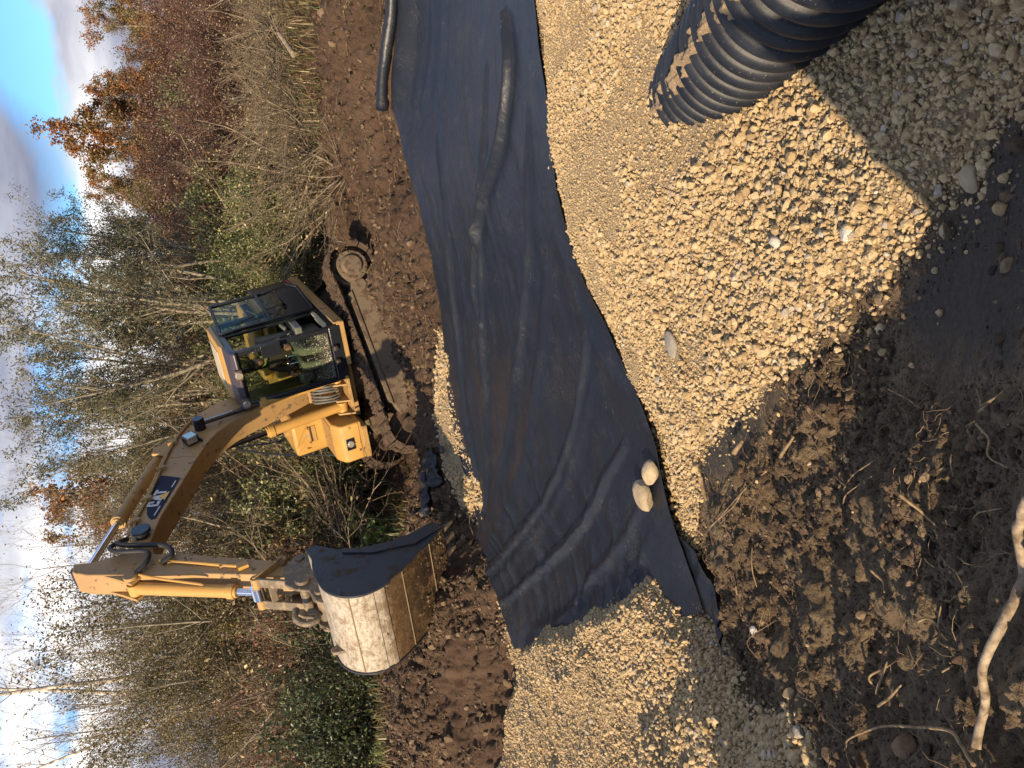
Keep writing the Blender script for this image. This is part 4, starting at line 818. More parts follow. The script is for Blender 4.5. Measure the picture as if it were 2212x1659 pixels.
for p in (.50, .79, .90):
    i = int(p*(n-1)); o1 = offs(sm, .0)[i]; b = MB(); b.cyl((o1[0], -hw, o1[1]), (o1[0], hw, o1[1]), .008, 8); b.build('weld_bead', M_weld, bk)
b = MB()
for y in (-.20, .17): b.ext([(5.36, 3.02), (5.40, 3.14), (5.75, 3.16), (5.90, 3.08)], y-.02, y+.03)
b.ext([(6.05, 3.06), (6.08, 3.16), (6.16, 3.16), (6.20, 3.02)], -.30, -.26)
b.build('bucket_ear', M_steel, bk, .008)
ip = rng.integers(int(n*.66), n-1, 900); yb = rng.uniform(-hw, hw, 900); Rb = np.clip(np.exp(rng.normal(math.log(.010), .5, 900)), .004, .035); kb = (rng.random(900) < (ip/n-.55)*2.2) & (fbm(yb*4, ip*.12, 19, 3) > .45)
ob = offs(sm, -.001); mc = scatter('mud_clumps', np.c_[ob[ip, 0], yb, ob[ip, 1]][kb], Rb[kb], STONES, M_clod, rng, None, None, None, 'stuff', bk)
b = MB()
for k in range(6):
    y = -.45+k*.18; b.add([(5.92, y-.04, 1.72), (5.92, y+.04, 1.72), (5.80, y+.04, 1.68), (5.80, y-.04, 1.68), (5.72, y-.02, 1.42), (5.72, y+.02, 1.42)], [(0, 1, 2, 3), (0, 3, 4), (1, 5, 2), (3, 2, 5, 4), (0, 4, 5, 1)])
b.build('tooth', M_steel, bk)

# ------------------------------------------------------------------ the operator, sitting in the cab
per = empty('person'); per.matrix_world = MT
tag(per, 'operator in brown jacket, olive cap and pale trousers sitting at the excavator levers', 'person')
def skinned(name, joints, edges, mat, parent, sub=2, root=0):
    me = bpy.data.meshes.new(name); me.from_pydata([j[0] for j in joints], edges, []); me.materials.append(mat); o = bpy.data.objects.new(name, me); COL.objects.link(o); o.parent = parent
    s = o.modifiers.new('skin', 'SKIN'); s.use_smooth_shade = True
    if not me.skin_vertices: me.attributes.new('skin', 'FLOAT', 'POINT')
    for i, j in enumerate(joints):
        rx = j[1]; rx = rx if isinstance(rx, tuple) else (rx, rx); me.skin_vertices[0].data[i].radius = rx; me.skin_vertices[0].data[i].use_root = (i == root)
    u_ = o.modifiers.new('sub', 'SUBSURF'); u_.levels = sub; u_.render_levels = sub; return o
def make_skin(name, joints, edges, mat, parent, root=0):
    bm = bmesh.new(); lay = bm.verts.layers.skin.verify(); vs = []
    for i, (p, r_) in enumerate(joints):
        v_ = bm.verts.new(p); r_ = r_ if isinstance(r_, tuple) else (r_, r_); v_[lay].radius = r_; v_[lay].use_root = (i == root); vs.append(v_)
    for a_, c_ in edges: bm.edges.new((vs[a_], vs[c_]))
    me = bpy.data.meshes.new(name); bm.to_mesh(me); bm.free(); me.materials.append(mat); o = bpy.data.objects.new(name, me); COL.objects.link(o); o.parent = parent
    s = o.modifiers.new('skin', 'SKIN'); s.use_smooth_shade = True; u_ = o.modifiers.new('sub', 'SUBSURF'); u_.levels = 2; u_.render_levels = 2; return o
M_skn = simple('skin', (.50, .23, .15), .5); M_jak = simple('brown_jacket', (.050, .034, .028), .85); M_trs = simple('pale_trousers', (.17, .17, .12), .9); M_cap = simple('olive_cap', (.055, .052, .032), .9); M_hair = simple('hair', (.03, .02, .012), .8); M_boot = simple('boot', (.03, .022, .016), .6); M_neon = simple('neon_collar', (.24, .36, .04), .6)
PX, PY = .30, .73
hip = (PX-.05, PY, 1.62); wai = (PX-.04, PY, 1.80); che = (PX-.02, PY, 2.00); nck = (PX+.02, PY, 2.15); hd_ = (PX+.05, PY, 2.27)
shl = (PX, PY+.18, 2.08); shr = (PX, PY-.18, 2.08); ell = (PX+.06, PY+.27, 1.84); elr = (PX+.06, PY-.27, 1.84); wrl = (PX+.27, PY+.25, 1.84); wrr = (PX+.27, PY-.28, 1.83)
knl = (PX+.46, PY+.13, 1.66); knr = (PX+.46, PY-.13, 1.66); anl = (PX+.52, PY+.12, 1.24); anr = (PX+.52, PY-.12, 1.24); hpl = (PX, PY+.10, 1.62); hpr = (PX, PY-.10, 1.62)
body = make_skin('body', [(hip, (.11, .14)), (wai, (.10, .13)), (che, (.11, .16)), (nck, .055), (hd_, .06), (shl, .06), (ell, .043), (wrl, .028), (shr, .06), (elr, .043), (wrr, .028), (hpl, .08), (knl, .06), (anl, .042), (hpr, .08), (knr, .06), (anr, .042)],
    [(0, 1), (1, 2), (2, 3), (3, 4), (2, 5), (5, 6), (6, 7), (2, 8), (8, 9), (9, 10), (0, 11), (11, 12), (12, 13), (0, 14), (14, 15), (15, 16)], M_skn, per)
# head with face
bm = bmesh.new(); bmesh.ops.create_uvsphere(bm, u_segments=24, v_segments=18, radius=1)
hc = Vector((PX+.075, PY, 2.33)); HR = Matrix.Rotation(math.radians(24), 3, 'Z')
for v_ in bm.verts:
    x, y, z = v_.co; f = max(0, x)
    sx = .098+(.012 if z < -.2 else 0)*f; w = .076*(1-.25*max(0, -z)); x2 = x*sx; z2 = z*.122
    nose = .024*math.exp(-((y/.16)**2+((z+.12)/.22)**2))*(x > 0); eye = -.010*math.exp(-(((abs(y)-.36)/.16)**2+((z-.10)/.12)**2))*(x > 0); mou = -.004*math.exp(-((y/.3)**2+((z+.46)/.05)**2))*(x > 0); chin = .012*math.exp(-((y/.3)**2+((z+.78)/.2)**2))*(x > 0)
    v_.co = hc+HR @ Vector((x2+nose+eye+mou+chin, y*w, z2))
me = bpy.data.meshes.new('head'); bm.to_mesh(me); bm.free(); me.materials.append(M_skn)
for p_ in me.polygons: p_.use_smooth = True
hdo = bpy.data.objects.new('head', me); COL.objects.link(hdo); hdo.parent = per
for s_ in (-1, 1):
    b = MB(); b.cyl(hc+HR @ Vector((-.005, s_*.070, -.005)), hc+HR @ Vector((.0, s_*.088, 0)), .026, 10, .02); b.build('ear', M_skn, hdo, .005)
for s_ in (-1, 1):
    b = MB(); b.cyl(hc+HR @ Vector((.082, s_*.028, .012)), hc+HR @ Vector((.090, s_*.028, .012)), .009, 10); b.build('eye', M_hair, hdo)
b = MB(); b.cyl(hc+HR @ Vector((.094, -.022, -.055)), hc+HR @ Vector((.094, .022, -.055)), .004, 6); b.build('mouth', M_hair, hdo)
bm = bmesh.new(); bmesh.ops.create_uvsphere(bm, u_segments=24, v_segments=14, radius=1)
for v_ in bm.verts:
    x, y, z = v_.co; z = max(z, .22); v_.co = hc+HR @ Vector((x*.106, y*.086, .022+z*.118))
me = bpy.data.meshes.new('cap'); bm.to_mesh(me); bm.free(); me.materials.append(M_cap); cp_ = bpy.data.objects.new('cap', me); COL.objects.link(cp_); cp_.parent = per
for p_ in me.polygons: p_.use_smooth = True
b = MB(); b.ext_axis([(.08+.065*math.cos(a_), .066*math.sin(a_)) for a_ in np.linspace(-math.pi/2, math.pi/2, 14)], hc+HR @ Vector((0, 0, .055)), HR @ Vector((1, 0, -.12)), HR @ Vector((0, 1, 0)), (0, 0, 1), .008); b.build('cap_peak', M_cap, per, .003)
b = MB(); b.tube([hc+HR @ Vector((-.09, 0, -.03)), hc+HR @ Vector((-.07, .06, -.05)), hc+HR @ Vector((-.02, .082, -.06))], .02, 8, 4); b.tube([hc+HR @ Vector((-.09, 0, -.03)), hc+HR @ Vector((-.07, -.06, -.05)), hc+HR @ Vector((-.02, -.082, -.06))], .02, 8, 4); b.build('hair', M_hair, per, smooth=True)
b = MB(); b.tube([hc+HR @ Vector((.05, .085, -.07)), hc+HR @ Vector((.10, .05, -.125)), hc+HR @ Vector((.11, 0, -.14)), hc+HR @ Vector((.10, -.05, -.125)), hc+HR @ Vector((.05, -.085, -.07))], .011, 8, 4); b.build('collar', M_neon, per, smooth=True)
make_skin('jacket', [((PX-.05, PY, 1.70), (.135, .175)), (wai, (.13, .17)), (che, (.13, .185)), ((PX+.01, PY, 2.15), (.07, .09)), (shl, .085), (ell, .066), ((wrl[0]-.03, wrl[1], wrl[2]), .044), (shr, .085), (elr, .066), ((wrr[0]-.03, wrr[1], wrr[2]), .044)], [(0, 1), (1, 2), (2, 3), (2, 4), (4, 5), (5, 6), (2, 7), (7, 8), (8, 9)], M_jak, per)
make_skin('trousers', [((PX-.05, PY, 1.64), (.13, .165)), (hpl, .10), (knl, .085), ((anl[0], anl[1], 1.30), .062), (hpr, .10), (knr, .085), ((anr[0], anr[1], 1.30), .062)], [(0, 1), (1, 2), (2, 3), (0, 4), (4, 5), (5, 6)], M_trs, per)
for a_ in (anl, anr):
    b = MB(); b.box((a_[0]+.05, a_[1], 1.165), (.27, .095, .09)); b.cyl((a_[0]-.02, a_[1], 1.18), (a_[0]-.01, a_[1], 1.31), .058, 14); b.build('boot', M_boot, per, .03, seg=3)
# gloves of bare skin: palm, four fingers curled round the lever knob and a thumb
for w_, s_ in ((wrl, 1), (wrr, -1)):
    c0 = Vector(w_); b = MB(); b.box(c0+Vector((.05, 0, 0)), (.085, .035, .075)); hm = b.build('hand', M_skn, per, .014, seg=3)
    for k in range(4):
        z_ = .030-k*.021; L_ = (.95, 1.0, .97, .8)[k]; b = MB(); b.tube([c0+Vector((.085, 0, z_)), c0+Vector((.085+.035*L_, -s_*.004, z_)), c0+Vector((.085+.050*L_, -s_*.03, z_-.003)), c0+Vector((.085+.035*L_, -s_*.055, z_-.004))], .0095, 8, 3); b.build('finger', M_skn, hm, smooth=True)
    b = MB(); b.tube([c0+Vector((.03, -s_*.012, .03)), c0+Vector((.06, -s_*.035, .045)), c0+Vector((.10, -s_*.045, .04))], .011, 8, 3); b.build('thumb', M_skn, hm, smooth=True)

# ------------------------------------------------------------------ woods
TREES = [('willow', 1.93, 19.5, 6.67), ('willow', 0.12, 20.5, 7.17), ('willow', 3.14, 21, 5.82), ('oak', 8.97, 31, 6.16), ('oak', 8.34, 36, 5.21), ('oak', 10.55, 33, 5.28), ('maple', 9.21, 34, 5.33), ('oak', 11.37, 32, 4.47), ('maple', 12.4, 31, 4.31), ('oak', -2.22, 30, 7.28), ('oak', -4.05, 33, 7.48), ('maple', 12.72, 30, 4.59), ('maple', 13.86, 37, 5.21), ('maple', 11.39, 34, 4.97), ('bare', -2.04, 26, 7.77), ('bare', -3.63, 27, 7.97), ('bare', -5.4, 28, 8.63), ('bare', -6.55, 27, 8.58), ('bare', -0.93, 29, 8.22), ('bare', -9.69, 29, 9.22), ('bare', 6.03, 33, 6.28), ('bare', -2.27, 23, 7.11), ('bare', -3.64, 22.5, 7.48), ('bare', -4.76, 22, 7.53), ('bare', -6.22, 23.5, 7.56), ('bare', -7.48, 24, 7.38), ('bare', -1.58, 25, 6.71), ('birch', -6.13, 22, 8.36), ('birch', -6.84, 22.6, 8.33), ('birch', -7.08, 21.8, 8.01), ('sallow', -3.28, 17.6, 5.7), ('sallow', -4.06, 17.2, 5.86), ('sallow', -5.07, 17, 5.21), ('sallow', -6.15, 17.2, 5.03), ('sallow', -2.77, 20, 5.02), ('sallow', -4.33, 20.5, 5.58), ('sallow', -5.83, 21, 5.66), ('sallow', -7.56, 18.5, 5.23), ('aspen', 6.87, 34, 4.65), ('aspen', 4.87, 30, 4.15), ('aspen', 3.62, 32, 4.54), ('aspen', 1.99, 31, 4.7), ('aspen', 0.45, 30, 4.64), ('aspen', -1.04, 31, 4.96), ('aspen', 10.13, 38, 4.53), ('aspen', 16.44, 40, 4.47), ('aspen', 14.73, 42, 4.94), ('aspen', -2.47, 30, 4.96), ('aspen', 3.44, 26, 3.64), ('aspen', 0.86, 26, 3.68), ('sallow', 2.0, 24, 3.79), ('sallow', 0.72, 24.5, 3.99), ('sallow', -0.47, 24, 4.13), ('sallow', -1.68, 23, 4.57), ('sallow', 3.31, 25, 3.35), ('sallow', 4.92, 27, 3.48), ('aspen', 7.26, 30, 3.38), ('aspen', 9.06, 31, 3.47), ('aspen', 11.29, 33, 3.53), ('aspen', 13.5, 34, 3.61), ('aspen', 15.37, 34, 3.64), ('cedar', 6.83, 33, 4.04), ('cedar', 7.97, 34, 3.81)]
SHRUBS = [('dogwood', 9.07, 19.23, 1.7), ('dogwood', 10.1, 21.94, 1.8), ('dogwood', 9.21, 21.42, 2.28), ('dogwood', 8.06, 19.63, 2.09), ('dogwood', 8.55, 21.89, 2.3), ('dogwood', 7.7, 21.18, 1.91), ('dogwood', 6.66, 19.14, 2.46), ('dogwood', 6.73, 20.27, 2.37), ('dogwood', 6.48, 21.1, 2.1), ('dogwood', 5.4, 19.1, 2.68), ('dogwood', 5.56, 21.04, 2.82), ('dogwood', 4.64, 19.73, 2.52), ('dogwood', 4.73, 21.94, 2.46), ('dogwood', 12.81, 27.37, 3.11), ('dogwood', 12.41, 27.89, 3.01), ('dogwood', 11.31, 27.15, 3.2), ('dogwood', 10.12, 26.47, 3.4), ('dogwood', 9.53, 27.49, 3.53), ('dogwood', 8.97, 27.7, 3.29), ('dogwood', 8.11, 27.76, 3.59), ('dogwood', 6.65, 25.67, 3.59), ('dogwood', 5.97, 25.5, 3.47), ('brush', 8.06, 16.66, 1.52), ('brush', 7.72, 16.33, 0.84), ('brush', 7.22, 16.24, 1.35), ('brush', 6.52, 15.53, 1.63), ('brush', 6.5, 16.2, 1.02), ('brush', 6.27, 16.36, 1.17), ('brush', 5.7, 16.39, 1.93), ('brush', 5.27, 15.64, 1.54), ('brush', 4.81, 15.37, 1.44), ('brush', 4.47, 15.59, 1.56), ('brush', 4.25, 15.88, 1.6), ('brush', 3.75, 15.78, 2.59), ('brush', 7.13, 14.27, 0.65), ('brush', 6.61, 14.78, 1.15), ('brush', 6.25, 14.85, 1.04), ('brush', 5.6, 14.75, 1.21), ('brush', 5.06, 14.99, 1.44), ('brush', 4.37, 14.48, 1.65), ('brush', 3.69, 14.29, 1.39), ('greenbush', 4.32, 19, 2.12), ('greenbush', 4.04, 20, 2.35), ('greenbush', 3.36, 18.5, 2.11), ('greenbush', 3.06, 19, 2.05), ('greenbush', 3.79, 17.4, 1.63), ('greenbush', 2.61, 18.6, 1.94), ('greenbush', 3.3, 17.2, 1.46), ('greenbush', 2.41, 20, 2.22), ('brush', 2.77, 20.62, 3.61), ('brush', 2.19, 21.76, 2.87), ('brush', 1.55, 21.26, 2.85), ('brush', 1.07, 21.15, 3.69), ('brush', 0.53, 20.62, 3.94), ('brush', -0.17, 20.96, 3.98), ('brush', -0.63, 19.86, 3.69), ('brush', -1.35, 21.02, 3.93), ('brush', -1.74, 20.89, 4.23), ('brush', -2.1, 19.58, 4.28), ('redbrush', 4.04, 24.27, 3.61), ('redbrush', 3.27, 24.87, 2.79), ('redbrush', 2.31, 23.89, 3.68), ('redbrush', 1.82, 24.25, 3.25), ('redbrush', 0.91, 23.51, 3.39), ('redbrush', 0.32, 23.01, 3.64), ('redbrush', -0.26, 23.22, 3.81), ('redbrush', -1.12, 23.2, 4.05), ('brush', -0.12, 17.93, 3.34), ('brush', -0.6, 18.12, 3.08), ('brush', -1.05, 19.31, 3.18), ('brush', -1.52, 18.37, 2.75), ('brush', -1.72, 17.6, 3.11), ('brush', -2.1, 17.86, 3.1), ('brush', -2.5, 18.23, 2.66), ('brush', -3.08, 18.72, 2.38), ('greenbush', -1.17, 17.56, 2.03), ('greenbush', -1.4, 17.15, 2.54), ('greenbush', -1.93, 18.01, 2.08), ('greenbush', -2.12, 17.62, 2.69), ('greenbush', -2.58, 17.88, 2.91), ('greenbush', -2.82, 17.56, 2.86), ('brush', -3.63, 15.95, 3.82), ('brush', -3.88, 15.59, 3.21), ('brush', -4.36, 15.6, 2.94), ('brush', -4.47, 15.28, 3.59), ('brush', -5.38, 16.16, 2.99), ('brush', -5.5, 15.86, 3.65), ('brush', -6.01, 15.7, 2.85), ('brush', -6.38, 16.0, 3.15), ('brush', -6.64, 15.68, 3.06), ('darkbush', -4.0, 14.52, 1.56), ('darkbush', -4.0, 13.68, 1.91), ('darkbush', -4.33, 13.91, 1.93), ('darkbush', -4.87, 14.1, 1.35), ('darkbush', -4.99, 13.83, 2.02), ('darkbush', -5.38, 13.9, 1.97), ('darkbush', -5.76, 14.47, 2.06), ('darkbush', -5.97, 13.55, 1.56), ('darkbush', -6.38, 14.2, 1.93), ('redbrush', -3.29, 15.02, 2.85), ('redbrush', -3.92, 15.45, 2.69), ('redbrush', -4.47, 15.02, 2.9), ('redbrush', -5.22, 15.39, 2.74), ('redbrush', -5.67, 14.9, 2.37), ('redbrush', -6.45, 15.07, 2.31), ('seedling', -4.12, 11.9, -0.25), ('seedling', -4.71, 12.2, -0.06), ('seedling', -5.18, 12.4, 0.3), ('seedling', -2.56, 15.5, 1.05), ('brush', -2.13, 17.04, 2.28), ('brush', -2.58, 17.2, 2.28), ('brush', -3.03, 16.78, 1.72), ('brush', -3.49, 17.08, 1.86), ('redbrush', 11.24, 24.13, 2.22), ('greenbush', 10.37, 24.12, 1.67), ('redbrush', 9.7, 24.89, 2.26), ('greenbush', 8.51, 24.24, 2.48), ('redbrush', 7.62, 24.28, 2.17), ('greenbush', 6.26, 22.67, 1.87), ('redbrush', 5.51, 23.21, 2.23), ('greenbush', 4.98, 24.93, 2.35), ('redbrush', 3.56, 22.03, 2.49), ('greenbush', 2.99, 24.13, 2.69), ('redbrush', 2.05, 23.95, 2.41), ('greenbush', 1.05, 22.05, 2.7), ('redbrush', 0.23, 24.19, 2.33), ('greenbush', -0.66, 24.72, 2.78), ('greenbush', 4.87, 19.2, 1.38), ('greenbush', 4.47, 20.53, 1.47), ('greenbush', 3.72, 20.49, 2.22), ('greenbush', 2.83, 19.38, 2.09), ('greenbush', 2.12, 19.28, 2.08), ('greenbush', 1.48, 19.87, 2.33), ('greenbush', 0.8, 20.13, 2.77), ('greenbush', 0.07, 19.41, 2.8), ('greenbush', -0.65, 19.15, 2.48)]

def grow(R, segs, leafs, p, d, L, r, lvl, S):
    n = max(2, int(L/S['seg'][lvl])); st = L/n; dx, dy, dz = d; x, y, z = p; kids = S['kids'][lvl] if lvl < S['max'] else 0
    wand = S['wander'][lvl]; trop = S['trop'][lvl]; start = S['start'][lvl]; spots = sorted(start+(1-start)*R.random() for _ in range(kids)); k = 0
    for i in range(n):
        dx += R.gauss(0, wand); dy += R.gauss(0, wand); dz += R.gauss(0, wand)+trop; q = 1/math.sqrt(dx*dx+dy*dy+dz*dz); dx *= q; dy *= q; dz *= q
        nx_, ny_, nz_ = x+dx*st, y+dy*st, z+dz*st; r0 = r*(1-i/n*S['taper']); r1 = r*(1-(i+1)/n*S['taper']); segs.append((x, y, z, nx_, ny_, nz_, r0, r1, lvl))
        while k < kids and spots[k] < (i+1)/n:
            t = spots[k]; k += 1; f = t*n-i
            ax, ay, az = R.gauss(0, 1), R.gauss(0, 1), R.gauss(0, 1); m = ax*dx+ay*dy+az*dz; ax -= m*dx; ay -= m*dy; az -= m*dz; q = 1/(math.sqrt(ax*ax+ay*ay+az*az)+1e-6)
            an = S['angle'][lvl]*R.uniform(.6, 1.3); c, s_ = math.cos(an), math.sin(an)*q
            grow(R, segs, leafs, (x+dx*st*f, y+dy*st*f, z+dz*st*f), (dx*c+ax*s_, dy*c+ay*s_, dz*c+az*s_), L*S['ratio'][lvl]*R.uniform(.6, 1.15)*(1-.45*t), max(.0022, r0*S['rr']), lvl+1, S)
        if lvl >= S['leaflvl'] and S['leaf']:
            for _ in range(S['leaf']):
                if R.random() < S.get('lp', 1): f = R.random(); leafs.append((x+dx*st*f+R.gauss(0, S['spread']), y+dy*st*f+R.gauss(0, S['spread']), z+dz*st*f+R.gauss(0, S['spread'])))
        x, y, z = nx_, ny_, nz_
def seg_mesh(name, segs, mat, parent, thick=1.0):
    A = np.array(segs); Vs, Fs = [], []; base = 0
    for lo, hi, n in ((-1, 0, 7), (0, 1, 4), (1, 9, 3)):
        a = A[(A[:, 8] > lo) & (A[:, 8] <= hi)]
        if not len(a): continue
        p, q = a[:, :3], a[:, 3:6]; t = q-p; t /= np.linalg.norm(t, axis=1)[:, None]+1e-9; u_ = np.where(np.abs(t[:, 2:3]) < .9, np.array([[0, 0, 1.]]), np.array([[1., 0, 0]])); N = np.cross(t, u_); N /= np.linalg.norm(N, axis=1)[:, None]; B = np.cross(t, N)
        an = np.arange(n)*2*math.pi/n; ring = np.cos(an)[None, :, None]*N[:, None]+np.sin(an)[None, :, None]*B[:, None]
        V = np.concatenate([p[:, None]-t[:, None]*.3*a[:, 6][:, None, None]+ring*a[:, 6][:, None, None]*thick, q[:, None]+ring*a[:, 7][:, None, None]*thick], 1).reshape(-1, 3)
        j = np.arange(n); k = (j+1) % n; F = np.stack([j, k, n+k, n+j], 1)[None]+(np.arange(len(a))*2*n)[:, None, None]
        Vs.append(V); Fs.append(F.reshape(-1, 4)+base); base += len(V)
    return mesh_np(name, np.vstack(Vs), np.vstack(Fs), mat, parent, True)
def leaf_mesh(name, pts, mat, parent, size, asp, seed, droop=.3):
    r_ = np.random.default_rng(seed); P = np.array(pts); n = len(P); L = size*r_.uniform(.6, 1.25, n); d = r_.normal(size=(n, 3)); d[:, 2] -= droop; d /= np.linalg.norm(d, axis=1)[:, None]
    w = np.cross(d, r_.normal(size=(n, 3))); w /= np.linalg.norm(w, axis=1)[:, None]; nn = np.cross(d, w)
    V = np.stack([P, P+d*(L*.45)[:, None]+w*(L*asp)[:, None]+nn*(L*.06)[:, None], P+d*L[:, None]-nn*(L*.1)[:, None], P+d*(L*.45)[:, None]-w*(L*asp)[:, None]+nn*(L*.06)[:, None]], 1).reshape(-1, 3)
    F = np.arange(n*4).reshape(n, 4); tone = np.repeat(r_.random(n), 4); cl = np.repeat(vnoise(P[:, 0]*1.7, P[:, 2]*1.7+P[:, 1], 5), 4)
    return mesh_np(name, V, F, mat, parent, False, dict(tone=tone, clump=cl))
def leaf_mat(name, stops, alt=None):
    K = (1.30, 1.22, 1.12); stops = [(p_, tuple(a_*b_ for a_, b_ in zip(c_, K))) for p_, c_ in stops]
    if alt: alt = tuple(a_*b_ for a_, b_ in zip(alt, K))
    m = NM(name); c = m.ramp(m.attr('tone'), stops)
    if alt: c = m.mix(m.ramp(m.attr('clump'), [(.45, (0, 0, 0)), (.62, (1, 1, 1))]), c, alt)
    d = m.n('ShaderNodeBsdfDiffuse'); t = m.n('ShaderNodeBsdfTranslucent'); g = m.n('ShaderNodeBsdfGlossy', i={'Roughness': .45}); g.inputs[0].default_value = (.9, .9, .85, 1)
    m.l(c, d.inputs[0]); m.l(c, t.inputs[0]); x = m.n('ShaderNodeMixShader', i={0: .35}); m.l(d.outputs[0], x.inputs[1]); m.l(t.outputs[0], x.inputs[2])
    y = m.n('ShaderNodeMixShader', i={0: .05}); m.l(x.outputs[0], y.inputs[1]); m.l(g.outputs[0], y.inputs[2]); m.l(y.outputs[0], m.o.inputs[0]); return m.m
def bark_mat(name, a, c, sc=9):
    m = NM(name); n = m.noise(sc, 4, .6); col = m.ramp(n, [(.35, a), (.62, c)]); m.bsdf(col, .85, 0, .2, bump=n, bdist=.004); return m.m
BK_grey = bark_mat('grey_bark', (.14, .12, .085), (.31, .27, .20)); BK_twig = bark_mat('twig_bark', (.10, .078, .052), (.24, .19, .13)); BK_red = bark_mat('red_twig_bark', (.07, .030, .026), (.13, .068, .050))
BK_birch = bark_mat('birch_bark', (.16, .13, .10), (.62, .56, .46), 5); BK_dark = bark_mat('dark_bark', (.045, .035, .026), (.11, .09, .065))
